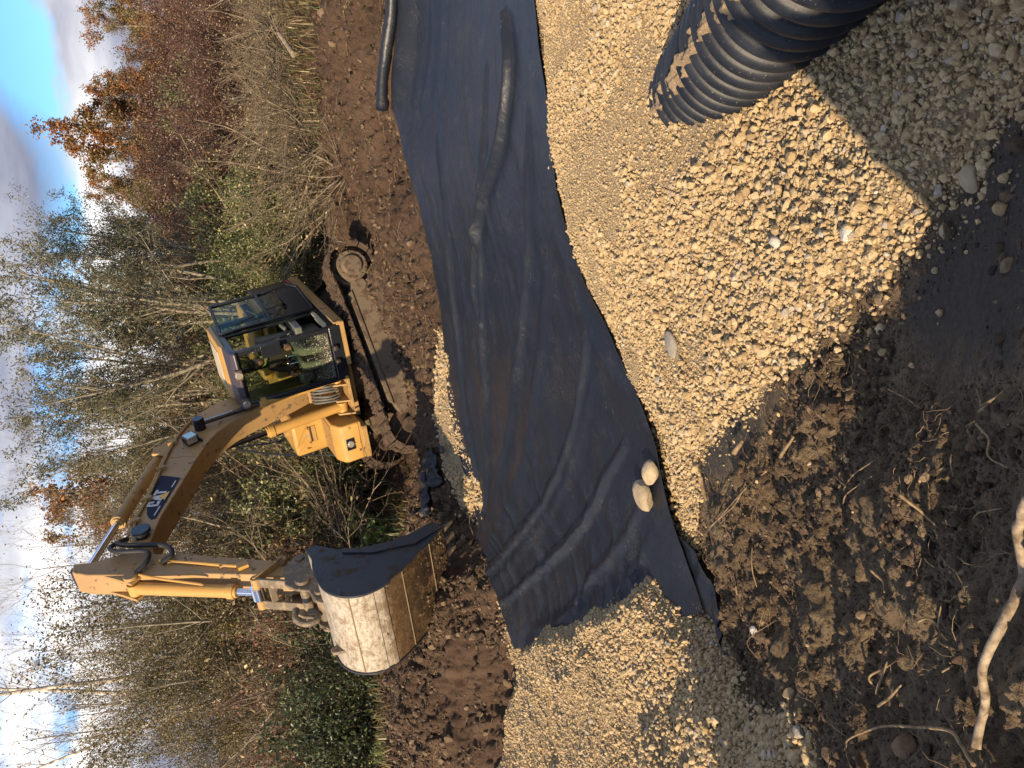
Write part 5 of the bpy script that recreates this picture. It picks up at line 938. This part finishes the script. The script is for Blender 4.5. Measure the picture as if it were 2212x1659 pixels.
SP = {
 'willow': dict(h=7.5, stems=8, lean=.45, bark=BK_grey, r=.07, seg=[.5, .3, .2, .2], max=3, kids=[12, 7, 5, 0], wander=[.05, .10, .13, .1], trop=[.03, .06, .03, 0], start=[.42, .25, .2, .1], angle=[.5, .55, .7, .5], ratio=[.42, .5, .5, .5], rr=.45, taper=.75, leaf=3, leaflvl=2, lp=.8, spread=.07, size=.095, asp=.15,
   leafm=leaf_mat('willow_leaf', [(0, (.035, .045, .020)), (.5, (.085, .092, .048)), (.8, (.15, .145, .088)), (1, (.21, .19, .11))])),
 'oak': dict(h=8, stems=2, lean=.12, bark=BK_dark, r=.10, seg=[.5, .3, .22, .2], max=3, kids=[16, 7, 5, 0], wander=[.05, .12, .16, .1], trop=[.03, .05, .02, 0], start=[.2, .2, .15, .1], angle=[.75, .7, .7, .5], ratio=[.34, .5, .5, .5], rr=.4, taper=.8, leaf=4, leaflvl=2, lp=.8, spread=.10, size=.12, asp=.33,
   leafm=leaf_mat('russet_leaf', [(0, (.08, .035, .015)), (.5, (.22, .085, .025)), (1, (.31, .15, .045))], (.16, .10, .03))),
 'maple': dict(h=8, stems=2, lean=.15, bark=BK_grey, r=.10, seg=[.5, .3, .22, .2], max=3, kids=[17, 7, 6, 0], wander=[.05, .12, .16, .1], trop=[.03, .05, .02, 0], start=[.15, .2, .15, .1], angle=[.75, .7, .7, .5], ratio=[.34, .5, .5, .5], rr=.4, taper=.8, leaf=3, leaflvl=2, lp=.8, spread=.10, size=.11, asp=.33,
   leafm=leaf_mat('yellow_green_leaf', [(0, (.07, .065, .015)), (.5, (.17, .135, .03)), (1, (.25, .19, .05))], (.22, .10, .03))),
 'aspen': dict(h=8, stems=3, lean=.2, bark=BK_grey, r=.07, seg=[.5, .3, .22, .2], max=3, kids=[15, 7, 5, 0], wander=[.05, .12, .16, .1], trop=[.03, .05, .02, 0], start=[.12, .2, .15, .1], angle=[.6, .6, .7, .5], ratio=[.34, .5, .5, .5], rr=.4, taper=.8, leaf=6, leaflvl=2, lp=.75, spread=.18, size=.12, asp=.3,
   leafm=leaf_mat('brown_olive_leaf', [(0, (.06, .05, .022)), (.5, (.14, .11, .048)), (1, (.22, .15, .065))], (.11, .095, .042))),
 'cedar': dict(h=8, stems=1, lean=.03, bark=BK_dark, r=.12, seg=[.5, .25, .2, .2], max=2, kids=[70, 9, 0, 0], wander=[.02, .08, .12, .1], trop=[.02, -.01, 0, 0], start=[.08, .15, .1, .1], angle=[1.3, .7, .7, .5], ratio=[.24, .4, .5, .5], rr=.25, taper=.9, leaf=3, leaflvl=1, lp=.9, spread=.09, size=.13, asp=.3,
   leafm=leaf_mat('evergreen_leaf', [(0, (.015, .028, .010)), (.6, (.045, .065, .025)), (1, (.10, .11, .05))])),
 'bare': dict(h=9, stems=3, lean=.15, bark=BK_twig, r=.055, seg=[.5, .35, .3, .25], max=3, kids=[16, 8, 5, 0], wander=[.03, .07, .10, .1], trop=[.03, .07, .05, 0], start=[.25, .15, .15, .1], angle=[.5, .5, .5, .5], ratio=[.42, .5, .5, .5], rr=.42, taper=.8, leaf=1, leaflvl=3, lp=.10, spread=.05, size=.09, asp=.3, leafm=None),
 'birch': dict(h=11, stems=1, lean=.10, bark=BK_birch, r=.12, seg=[.5, .35, .3, .25], max=3, kids=[24, 8, 5, 0], wander=[.03, .08, .10, .1], trop=[.02, .06, .05, 0], start=[.3, .15, .15, .1], angle=[.7, .5, .5, .5], ratio=[.26, .5, .5, .5], rr=.28, taper=.7, leaf=1, leaflvl=3, lp=.08, spread=.05, size=.08, asp=.3, leafm=None),
 'sallow': dict(h=6.5, stems=8, lean=.38, bark=BK_grey, r=.045, seg=[.45, .28, .2, .2], max=3, kids=[13, 6, 4, 0], wander=[.06, .11, .14, .1], trop=[.03, .05, .02, 0], start=[.12, .2, .2, .1], angle=[.55, .6, .7, .5], ratio=[.36, .5, .5, .5], rr=.45, taper=.75, leaf=4, leaflvl=2, lp=.75, spread=.12, size=.065, asp=.24,
   leafm=leaf_mat('sallow_leaf', [(0, (.040, .035, .013)), (.5, (.105, .085, .033)), (.85, (.19, .145, .055)), (1, (.26, .18, .06))], (.085, .075, .032))),
 'dogwood': dict(h=3, stems=20, lean=.6, bark=BK_red, r=.014, seg=[.25, .18, .14, .2], max=2, kids=[10, 7, 0, 0], wander=[.10, .10, .12, .1], trop=[.03, .05, .03, 0], start=[.25, .2, .2, .1], angle=[.5, .5, .5, .5], ratio=[.34, .45, .5, .5], rr=.55, taper=.6, leaf=3, leaflvl=1, lp=.6, spread=.10, size=.06, asp=.3,
   leafm=leaf_mat('purple_leaf', [(0, (.04, .022, .020)), (.5, (.085, .046, .036)), (.88, (.13, .078, .05)), (1, (.27, .20, .09))])),
 'redbrush': dict(h=3, stems=18, lean=.5, bark=BK_twig, r=.016, seg=[.3, .2, .16, .2], max=2, kids=[9, 6, 0, 0], wander=[.07, .10, .12, .1], trop=[.03, .05, .03, 0], start=[.25, .2, .2, .1], angle=[.5, .5, .5, .5], ratio=[.34, .45, .5, .5], rr=.55, taper=.6, leaf=3, leaflvl=1, lp=.6, spread=.10, size=.065, asp=.3,
   leafm=leaf_mat('rusty_leaf', [(0, (.06, .026, .016)), (.6, (.13, .058, .034)), (1, (.21, .12, .055))])),
 'brush': dict(h=3, stems=12, lean=.8, bark=BK_twig, r=.019, seg=[.22, .16, .12, .12], max=2, kids=[9, 6, 0, 0], wander=[.13, .17, .18, .15], trop=[-.03, .02, .02, 0], start=[.2, .2, .2, .1], angle=[.6, .6, .6, .5], ratio=[.42, .45, .5, .5], rr=.5, taper=.7, leaf=1, leaflvl=1, lp=.14, spread=.08, size=.055, asp=.32,
   leafm=leaf_mat('dry_leaf', [(0, (.09, .06, .03)), (.6, (.20, .14, .065)), (1, (.40, .34, .15))])),
 'greenbush': dict(h=2.5, stems=16, lean=.55, bark=BK_twig, r=.016, seg=[.28, .2, .16, .2], max=2, kids=[9, 6, 0, 0], wander=[.07, .12, .14, .1], trop=[.02, .04, .02, 0], start=[.1, .15, .2, .1], angle=[.6, .6, .6, .5], ratio=[.36, .45, .5, .5], rr=.5, taper=.7, leaf=3, leaflvl=1, lp=.8, spread=.06, size=.065, asp=.32,
   leafm=leaf_mat('sage_leaf', [(0, (.035, .055, .018)), (.5, (.10, .125, .045)), (.85, (.19, .20, .09)), (1, (.33, .31, .13))])),
 'darkbush': dict(h=2, stems=16, lean=.7, bark=BK_dark, r=.014, seg=[.28, .2, .16, .2], max=2, kids=[8, 6, 0, 0], wander=[.08, .12, .14, .1], trop=[.0, .03, .02, 0], start=[.1, .15, .2, .1], angle=[.6, .6, .6, .5], ratio=[.38, .45, .5, .5], rr=.5, taper=.7, leaf=2, leaflvl=1, lp=.8, spread=.06, size=.06, asp=.32,
   leafm=leaf_mat('deep_green_leaf', [(0, (.014, .026, .010)), (.6, (.04, .06, .022)), (1, (.10, .12, .045))])),
 'seedling': dict(h=.7, stems=7, lean=.5, bark=BK_twig, r=.006, seg=[.12, .1, .1, .1], max=1, kids=[5, 0, 0, 0], wander=[.08, .1, .1, .1], trop=[.02, 0, 0, 0], start=[.2, .1, .1, .1], angle=[.7, .6, .6, .5], ratio=[.4, .4, .5, .5], rr=.6, taper=.6, leaf=3, leaflvl=0, lp=.9, spread=.02, size=.055, asp=.36,
   leafm=leaf_mat('fresh_green_leaf', [(0, (.05, .11, .02)), (.6, (.13, .24, .05)), (1, (.30, .36, .10))])),
}
SP['bare']['leafm'] = SP['oak']['leafm']; SP['birch']['leafm'] = SP['maple']['leafm']
def make_plant(kind, seed):
    S = SP[kind]; R = random.Random(seed*131+len(kind)*7); segs, leafs = [], []
    for i in range(S['stems']):
        a = 2*math.pi*(i+R.random())/S['stems']; le = S['lean']*R.uniform(.3, 1.15); L = S['h']*R.uniform(.75, 1.0)*(1 if S['stems'] < 4 else R.uniform(.8, 1.05))
        off = .25*S['r']*S['stems']**.5
        grow(R, segs, leafs, (math.cos(a)*off*R.random()*3, math.sin(a)*off*R.random()*3, -.15), (math.cos(a)*math.sin(le), math.sin(a)*math.sin(le), math.cos(le)), L, S['r']*R.uniform(.7, 1.1), 0, S)
    tree = kind in TREEK; e = empty(TREEK[kind] if tree else SHRUBK[kind])
    if tree:
        t_ = [s for s in segs if s[8] == 0]; c_ = [s for s in segs if s[8] > 0]
        seg_mesh('trunk', t_, S['bark'], e); cr_o = seg_mesh('crown', c_, S['bark'], e, 1.15)
        if leafs: leaf_mesh('foliage', leafs, S['leafm'], cr_o, S['size'], S['asp'], seed)
    else:
        seg_mesh('stems', segs, S['bark'], e, 1.1)
        if leafs: leaf_mesh('foliage', leafs, S['leafm'], e, S['size'], S['asp'], seed)
    mz = max(s[5] for s in segs); return e, mz
TREEK = dict(willow='willow_tree', oak='oak_tree', maple='maple_tree', aspen='aspen_tree', cedar='cedar_tree', bare='bare_tree', birch='birch_tree', sallow='sallow_tree')
SHRUBK = dict(dogwood='dogwood_shrub', redbrush='rusty_shrub', brush='bare_shrub', greenbush='green_shrub', darkbush='dark_shrub', seedling='leafy_plant')
CAT_ = dict(willow='tree', oak='tree', maple='tree', aspen='tree', cedar='tree', bare='tree', birch='tree', sallow='tree')
TL = {'willow': ['tall grey-green willow of many leaning stems, middle one behind the cab roof', 'tall grey-green willow of many leaning stems, just left of the cab roof behind the boom', 'grey-green willow leaning right into open sky, rightmost of the three willows'],
 'oak': ['bright orange-red oak rising over the thicket right of the willows', 'rust coloured oak in the gap between the orange oak and the willows', 'low orange-brown oak just right of the tallest orange oak', 'small rusty oak third in from the right edge of the woods', 'thin oak with sparse orange leaves behind the raised end of the boom', 'thin oak with sparse orange leaves right behind the top of the stick'],
 'maple': ['olive-gold maple between the orange oak and the willows', 'low golden maple near the right edge, in front of the taller maples', 'yellow-green maple standing highest at the far right edge of the woods', 'orange-tinged maple second from the right edge of the woods', 'gold and orange maple touching the bright orange oak']}
TG = {'aspen': ('brown-olive leafed tree in the far row under the open sky', 'far trees behind the excavator'), 'cedar': ('narrow dark evergreen between the orange oak and the willows', 'dark evergreens'), 'bare': ('leafless tree with fine grey twigs reaching into the cloudy sky', 'leafless trees against the sky'),
 'birch': ('pale barked bare birch rising out of the left thicket', 'bare birches at the left'), 'sallow': ('many-stemmed sallow with yellowing olive leaves behind the stick and bucket', 'sallows left of the boom')}
SG = {'dogwood': ('purple-brown dogwood shrub in the thicket right of the excavator', 'purple dogwoods'), 'redbrush': ('rusty leaved thin shrub standing among bare brush', 'rusty shrubs'), 'brush': ('tangled leafless grey-tan shrub at the edge of the clearing', 'bare shrubs round the clearing'),
 'greenbush': ('sage green leafy shrub beside the excavator', 'green shrubs'), 'darkbush': ('low dark green shrub in the shade behind the bucket', 'dark shrubs behind the bucket'), 'seedling': ('small bright green leafy plant at the edge of the dug soil', 'young green plants')}
protos = {}; cnt = {}
NPR = dict(willow=3, oak=2, maple=2, aspen=3, bare=2, birch=2, sallow=3, dogwood=3, brush=4, redbrush=2, greenbush=3, darkbush=3, seedling=2)
for k in SP: protos[k] = [[*make_plant(k, i+1), False] for i in range(NPR.get(k, 1))]
def plant(k, x, y, h, i):
    R = random.Random(i*77+5); P_ = protos[k][cnt.get(k, 0) % len(protos[k])]; n = cnt.get(k, 0); cnt[k] = n+1
    if P_[2]: e = copy_tree(P_[0])
    else: e = P_[0]; P_[2] = True
    s = h/P_[1]; zz = float(height(np.array([x]), np.array([y]), False)[0]); e.location = (x, y, zz-.02); w = s*R.uniform(.9, 1.12) if k != 'birch' else s
    if k in ('dogwood', 'brush', 'greenbush', 'darkbush', 'redbrush'): w = max(w, .85)
    e.scale = (w, w, s); e.rotation_euler = (0, 0, R.uniform(0, 6.28))
    if k in TL: tag(e, TL[k][min(n, len(TL[k])-1)], 'tree', k+'s')
    elif k in TG: tag(e, TG[k][0], 'tree', TG[k][1])
    else: tag(e, SG[k][0], 'plant' if k == 'seedling' else 'shrub', SG[k][1])
for i, t in enumerate(TREES+SHRUBS): plant(t[0], t[1], t[2], t[3], i)
# undergrowth: dead grass, low stems and fallen leaves under the shrubs
EDGE = [(14, 9.5), (8, 11.0), (6.3, 12.1), (5.0, 13.1), (4.3, 14.2), (3.7, 16.6), (0, 18.2), (-1.7, 16.6), (-2.3, 13.9), (-3.0, 12.5), (-4.5, 11.9), (-6, 11.6), (-10, 11), (-16, 10), (-22, 34), (22, 34)]
r = np.random.default_rng(11); p = pts_in(-16, 16, 9.5, 34, 240000, r); d_ = sdf(EDGE, p[:, 0], p[:, 1]); w_ = np.abs(p[:, 0]) < .52*p[:, 1]+2; k = (d_ < .25*r.random(len(p))) & w_ & (r.random(len(p)) < np.clip(1.5-(p[:, 1]-11)/14, .15, 1)); p = p[k]
z = height(p[:, 0], p[:, 1], False); n = len(p); L = r.uniform(.12, .55, n)*(r.random(n)**.5); a = r.uniform(0, 6.28, n); le = r.uniform(.1, 1.1, n)
d1 = np.c_[np.cos(a)*np.sin(le), np.sin(a)*np.sin(le), np.cos(le)]; sd_ = np.c_[-np.sin(a), np.cos(a), 0*a]*(.006+.004*r.random(n))[:, None]; b0 = np.c_[p, z-.02]
mid = b0+d1*(L*.55)[:, None]; tip = mid+(d1*np.array([1.3, 1.3, .35]))*(L*.5)[:, None]
V = np.stack([b0-sd_, b0+sd_, mid+sd_*.8, mid-sd_*.8, tip], 1).reshape(-1, 3); i_ = np.arange(n)*5; F4 = np.stack([i_, i_+1, i_+2, i_+3], 1); F3 = np.stack([i_+3, i_+2, i_+4], 1)
M_ug = leaf_mat('dead_grass', [(0, (.05, .04, .02)), (.45, (.15, .115, .055)), (.75, (.30, .23, .12)), (.85, (.07, .10, .03)), (1, (.10, .15, .04))])
o = mesh_np('undergrowth', V, [F4, F3], M_ug, attrs=dict(tone=np.repeat(r.random(n), 5), clump=np.zeros(n*5))); tag(o, 'dead grass, weeds and fallen leaves under the shrubs round the clearing', 'undergrowth', kind='stuff')

STICKS = [('pole', [[-0.34, 1.41], [-0.4, 1.46], [-0.43, 1.47], [-0.54, 1.48], [-0.62, 1.5], [-0.75, 1.55], [-0.89, 1.63], [-1.0, 1.65]], 0.024), ('root', [[-1.08, 1.71], [-1.06, 1.77], [-1.07, 1.88], [-1.18, 2.14], [-1.3, 2.42], [-1.4, 2.58], [-1.48, 2.66]], 0.008), ('root', [[-1.48, 2.66], [-1.48, 2.56], [-1.53, 2.52]], 0.004), ('stick', [[-0.41, 2.01], [-0.46, 1.97], [-0.51, 1.93]], 0.007), ('stick', [[-0.72, 2.34], [-0.75, 2.29], [-0.77, 2.24]], 0.007), ('stick', [[-0.63, 4.43], [-0.7, 4.41], [-0.77, 4.38]], 0.02), ('twig', [[-0.51, 2.74], [-0.43, 2.58], [-0.36, 2.43]], 0.004), ('twig', [[-0.56, 2.73], [-0.5, 2.61], [-0.42, 2.44]], 0.004), ('root', [[-0.62, 3.72], [-0.72, 3.87], [-0.8, 4.06], [-0.91, 4.27]], 0.006), ('stick', [[-0.94, 3.79], [-1.05, 3.79], [-1.15, 3.79]], 0.005), ('root', [[-0.19, 1.71], [-0.23, 1.67], [-0.27, 1.64], [-0.29, 1.55]], 0.005), ('twig', [[-0.16, 1.7], [-0.13, 1.64], [-0.1, 1.58]], 0.004), ('root', [[-0.81, 2.04], [-0.78, 1.97], [-0.8, 1.92], [-0.82, 1.89], [-0.79, 1.78]], 0.005), ('twig', [[-0.79, 1.92], [-0.76, 1.91], [-0.72, 1.9]], 0.005), ('stick', [[-1.2, 2.51], [-1.13, 2.45], [-1.07, 2.37]], 0.007), ('stick', [[-1.19, 2.44], [-1.12, 2.4], [-1.06, 2.38]], 0.008), ('stick', [[-1.23, 2.43], [-1.16, 2.32], [-1.08, 2.23]], 0.008), ('root', [[-1.55, 3.34], [-1.45, 3.03], [-1.46, 2.9], [-1.47, 2.7]], 0.003), ('stick', [[-0.42, 3.26], [-0.37, 3.18], [-0.32, 3.14]], 0.012), ('stick', [[-0.89, 4.02], [-0.92, 3.97], [-0.94, 3.91]], 0.009), ('stick', [[-0.44, 3.8], [-0.41, 3.75], [-0.37, 3.69]], 0.02), ('twig', [[-0.29, 1.87], [-0.31, 1.86], [-0.35, 1.86]], 0.004), ('twig', [[-0.46, 1.77], [-0.43, 1.72], [-0.4, 1.61]], 0.003), ('twig', [[-0.42, 1.53], [-0.41, 1.48], [-0.4, 1.46]], 0.003), ('twig', [[-0.11, 2.34], [-0.14, 2.23], [-0.17, 2.12]], 0.004), ('root', [[-1.5, 3.75], [-1.43, 3.82], [-1.28, 3.62]], 0.003), ('stick', [[-1.18, 3.97], [-1.23, 3.97]], 0.007), ('twig', [[-0.93, 1.94], [-0.88, 1.88]], 0.004), ('root', [[-0.1, 1.73], [-0.13, 1.69], [-0.14, 1.67], [-0.1, 1.58]], 0.004), ('twig', [[0.01, 2.7], [-0.01, 2.67], [-0.05, 2.63]], 0.003), ('twig', [[-0.46, 2.82], [-0.5, 2.75], [-0.5, 2.69]], 0.003), ('twig', [[-0.51, 3.49], [-0.61, 3.68], [-0.94, 4.29]], 0.005)]

# ------------------------------------------------------------------ sticks, roots, stones and scraps that one can point at
M_pole = bark_mat('peeling_bark', (.12, .085, .055), (.36, .285, .195), 26); M_root = bark_mat('root_bark', (.13, .085, .045), (.28, .20, .115), 20)
LB = {'pole': 'long pale peeling pole lying across the near dark soil', 'root': 'thin curling root lying on the dug dark soil', 'stick': 'short snapped stick lying on the dug dark soil', 'twig': 'fine pale twig lying on the dug dark soil'}
UN = {1: 'long arching root beside the lower end of the pale pole', 5: 'thick stub of broken wood by the near left corner of fabric', 8: 'forked root at the soil edge near the two tan rocks', 20: 'second stub of wood above the dusty grey slope'}
rs = np.random.default_rng(21)
def stick(name, pts, r_, lift, mat, taper=.5):
    pts = [list(p) for p in pts]
    if len(pts) == 2: pts.insert(1, [(pts[0][0]+pts[1][0])/2, (pts[0][1]+pts[1][1])/2])
    P3 = [(p[0], p[1], float(height(np.array([p[0]]), np.array([p[1]]), False)[0])+lift+r_*.5+.012*rs.random()) for p in pts]
    P3 = np.array(smooth_path(P3, 6)); n = len(P3); P3 += np.c_[fbm(np.arange(n)*.35, 0*np.arange(n)+r_*9, 3, 2)-.5, fbm(np.arange(n)*.35, 0*np.arange(n)+r_*19, 4, 2)-.5, 0*np.arange(n)]*r_*.6
    rad = r_*(1-taper*np.linspace(0, 1, n))*(1+.25*(fbm(np.arange(n)*.6, 0*np.arange(n), 6, 2)-.5)); V, F = tube_np(P3, rad, 9 if r_ > .01 else 6)
    return mesh_np(name, V, F, mat, smooth=True)
for i, (k, pts, r_) in enumerate(STICKS):
    if k == 'pole': o = stick('pole', pts, .013, .04, M_pole, .15)
    else: o = stick(k, pts, r_*.85, .035, M_root)
    tag(o, UN.get(i, LB[k]), {'pole': 'branch', 'root': 'root', 'stick': 'stick', 'twig': 'twig'}[k], None if (k == 'pole' or i in UN) else k+'s on the near dark soil')
# countless root hairs and wood chips
n = 5200; p = np.vstack([pts_in(-2.5, .9, 1.2, 5.4, n*2//3, rs), pts_in(-5.5, 7, 8.5, 14.5, n//3, rs)]); g = masks(p[:, 0], p[:, 1])[0]; kf = (g > .04) & (sdf(FABRIC, p[:, 0], p[:, 1]) > .1) & (sdf(FLATMUD, p[:, 0], p[:, 1]) > .05) & (fbm(p[:, 0]*2, p[:, 1]*2, 77, 2) > .42); p = p[kf]; sg = []
for q in p:
    far_ = 1+1.6*(q[1] > 7); a = rs.uniform(0, 6.28); L = rs.uniform(.02, .12)*far_; x, y = q; z = float(hbase(x, y)); c_ = 0
    sg.append((x, y, a, L, far_))
XX = np.array([s[0] for s in sg]); YY = np.array([s[1] for s in sg]); ZZ = height(XX, YY); segs = []
for (x, y, a, L, f_), z in zip(sg, ZZ):
    pz = z+.006*f_; el = rs.uniform(-.1, .5)
    for k in range(3):
        b_ = a+rs.normal()*.45; nx2, ny2, nz2 = x+math.cos(b_)*L/3, y+math.sin(b_)*L/3, pz+math.sin(el)*L/3; segs.append((x, y, pz, nx2, ny2, nz2, .0013*f_, .001*f_, 2)); x, y, pz = nx2, ny2, nz2; el -= .25
o = seg_mesh('root_hairs', segs, M_root, None); tag(o, 'fine broken roots and wood fibres sticking out of the dug soil', 'roots', kind='stuff')
big_stone('stone_slab', .16, 4.37, .075, (1.3, .7, .35), .5, M_r4, 'flat pale grey stone slab lying on top of the sunlit gravel', 'rock', .03, 11)
big_stone('stone', .52, 1.93, .045, (1.1, .8, .7), .5, M_r1, 'tan stone lying on the dark mud where shaded gravel ends', 'rock', .02, 12)
big_stone('stone', .54, 3.10, .034, (1.1, .8, .7), .9, M_r2, 'whitish stone in the sunlit gravel just short of its shadow', 'rock', .02, 13)
big_stone('stone', .47, 2.53, .034, (1, .9, .7), .2, M_r2, 'white stone in the shaded gravel near the dark mud', 'rock', .02, 14)
big_stone('stone', .39, 2.08, .028, (1, .7, .7), .2, M_r1, 'small tan stone at the last tip of the shaded gravel', 'rock', .015, 15)
big_stone('stone', -1.38, 3.8, .03, (1, .8, .6), .2, M_r2, 'white pebble alone on the brown soil below the left gravel', 'rock', .02, 16)
big_stone('stone', -1.67, 3.24, .036, (1, .8, .6), 1.2, M_r4, 'grey stone in a hollow beside the left gravel edge', 'rock', .015, 17)
big_stone('soil_lump', -1.31, 2.27, .05, (1, .9, .8), 1.2, M_r3, 'round brown lump of soil beside crossed sticks on near slope', 'lump', .02, 18)
big_stone('soil_lump', -1.25, 11.55, .20, (1, .8, .7), .6, M_r3, 'rounded brown mud lump at the front end of the near track', 'lump', .02, 19)
# scraps of black sheeting pressed into the mud beyond the fabric
def scrap(x, y, a, L, w, label, seed):
    c, s = math.cos(a), math.sin(a); A1 = [[x-c*L/2-s*w/2, y-s*L/2+c*w/2], [x-s*w*.8, y+c*w*.8], [x+c*L/2-s*w/2, y+s*L/2+c*w/2]]; B1 = [[x-c*L/2+s*w/2, y-s*L/2-c*w/2], [x+s*w*.3, y-c*w*.3], [x+c*L/2+s*w/2, y+s*L/2-c*w/2]]
    o = ribbon('plastic_scrap', A1, B1, M_fab, 30, 12, .07, .07, seed); tag(o, label, 'plastic')
scrap(-1.05, 11.15, .3, .5, .24, 'crumpled black plastic scrap right beside the near track end', 3)
scrap(-1.42, 11.35, .5, .6, .22, 'crumpled black plastic scrap farther left, under the bucket tip', 5)
scrap(-.74, 10.6, 1.2, .22, .10, 'small torn black scrap poking out of the far gravel strip', 7)
# fallen pale branch at the foot of the right hand bushes
P_ = [(5.2, 13.2), (5.5, 13.5), (5.75, 13.7)]; o = stick('broken_branch', P_, .045, .25, M_pole, .3); tag(o, 'short pale broken branch stuck in the bushes at far right', 'branch')
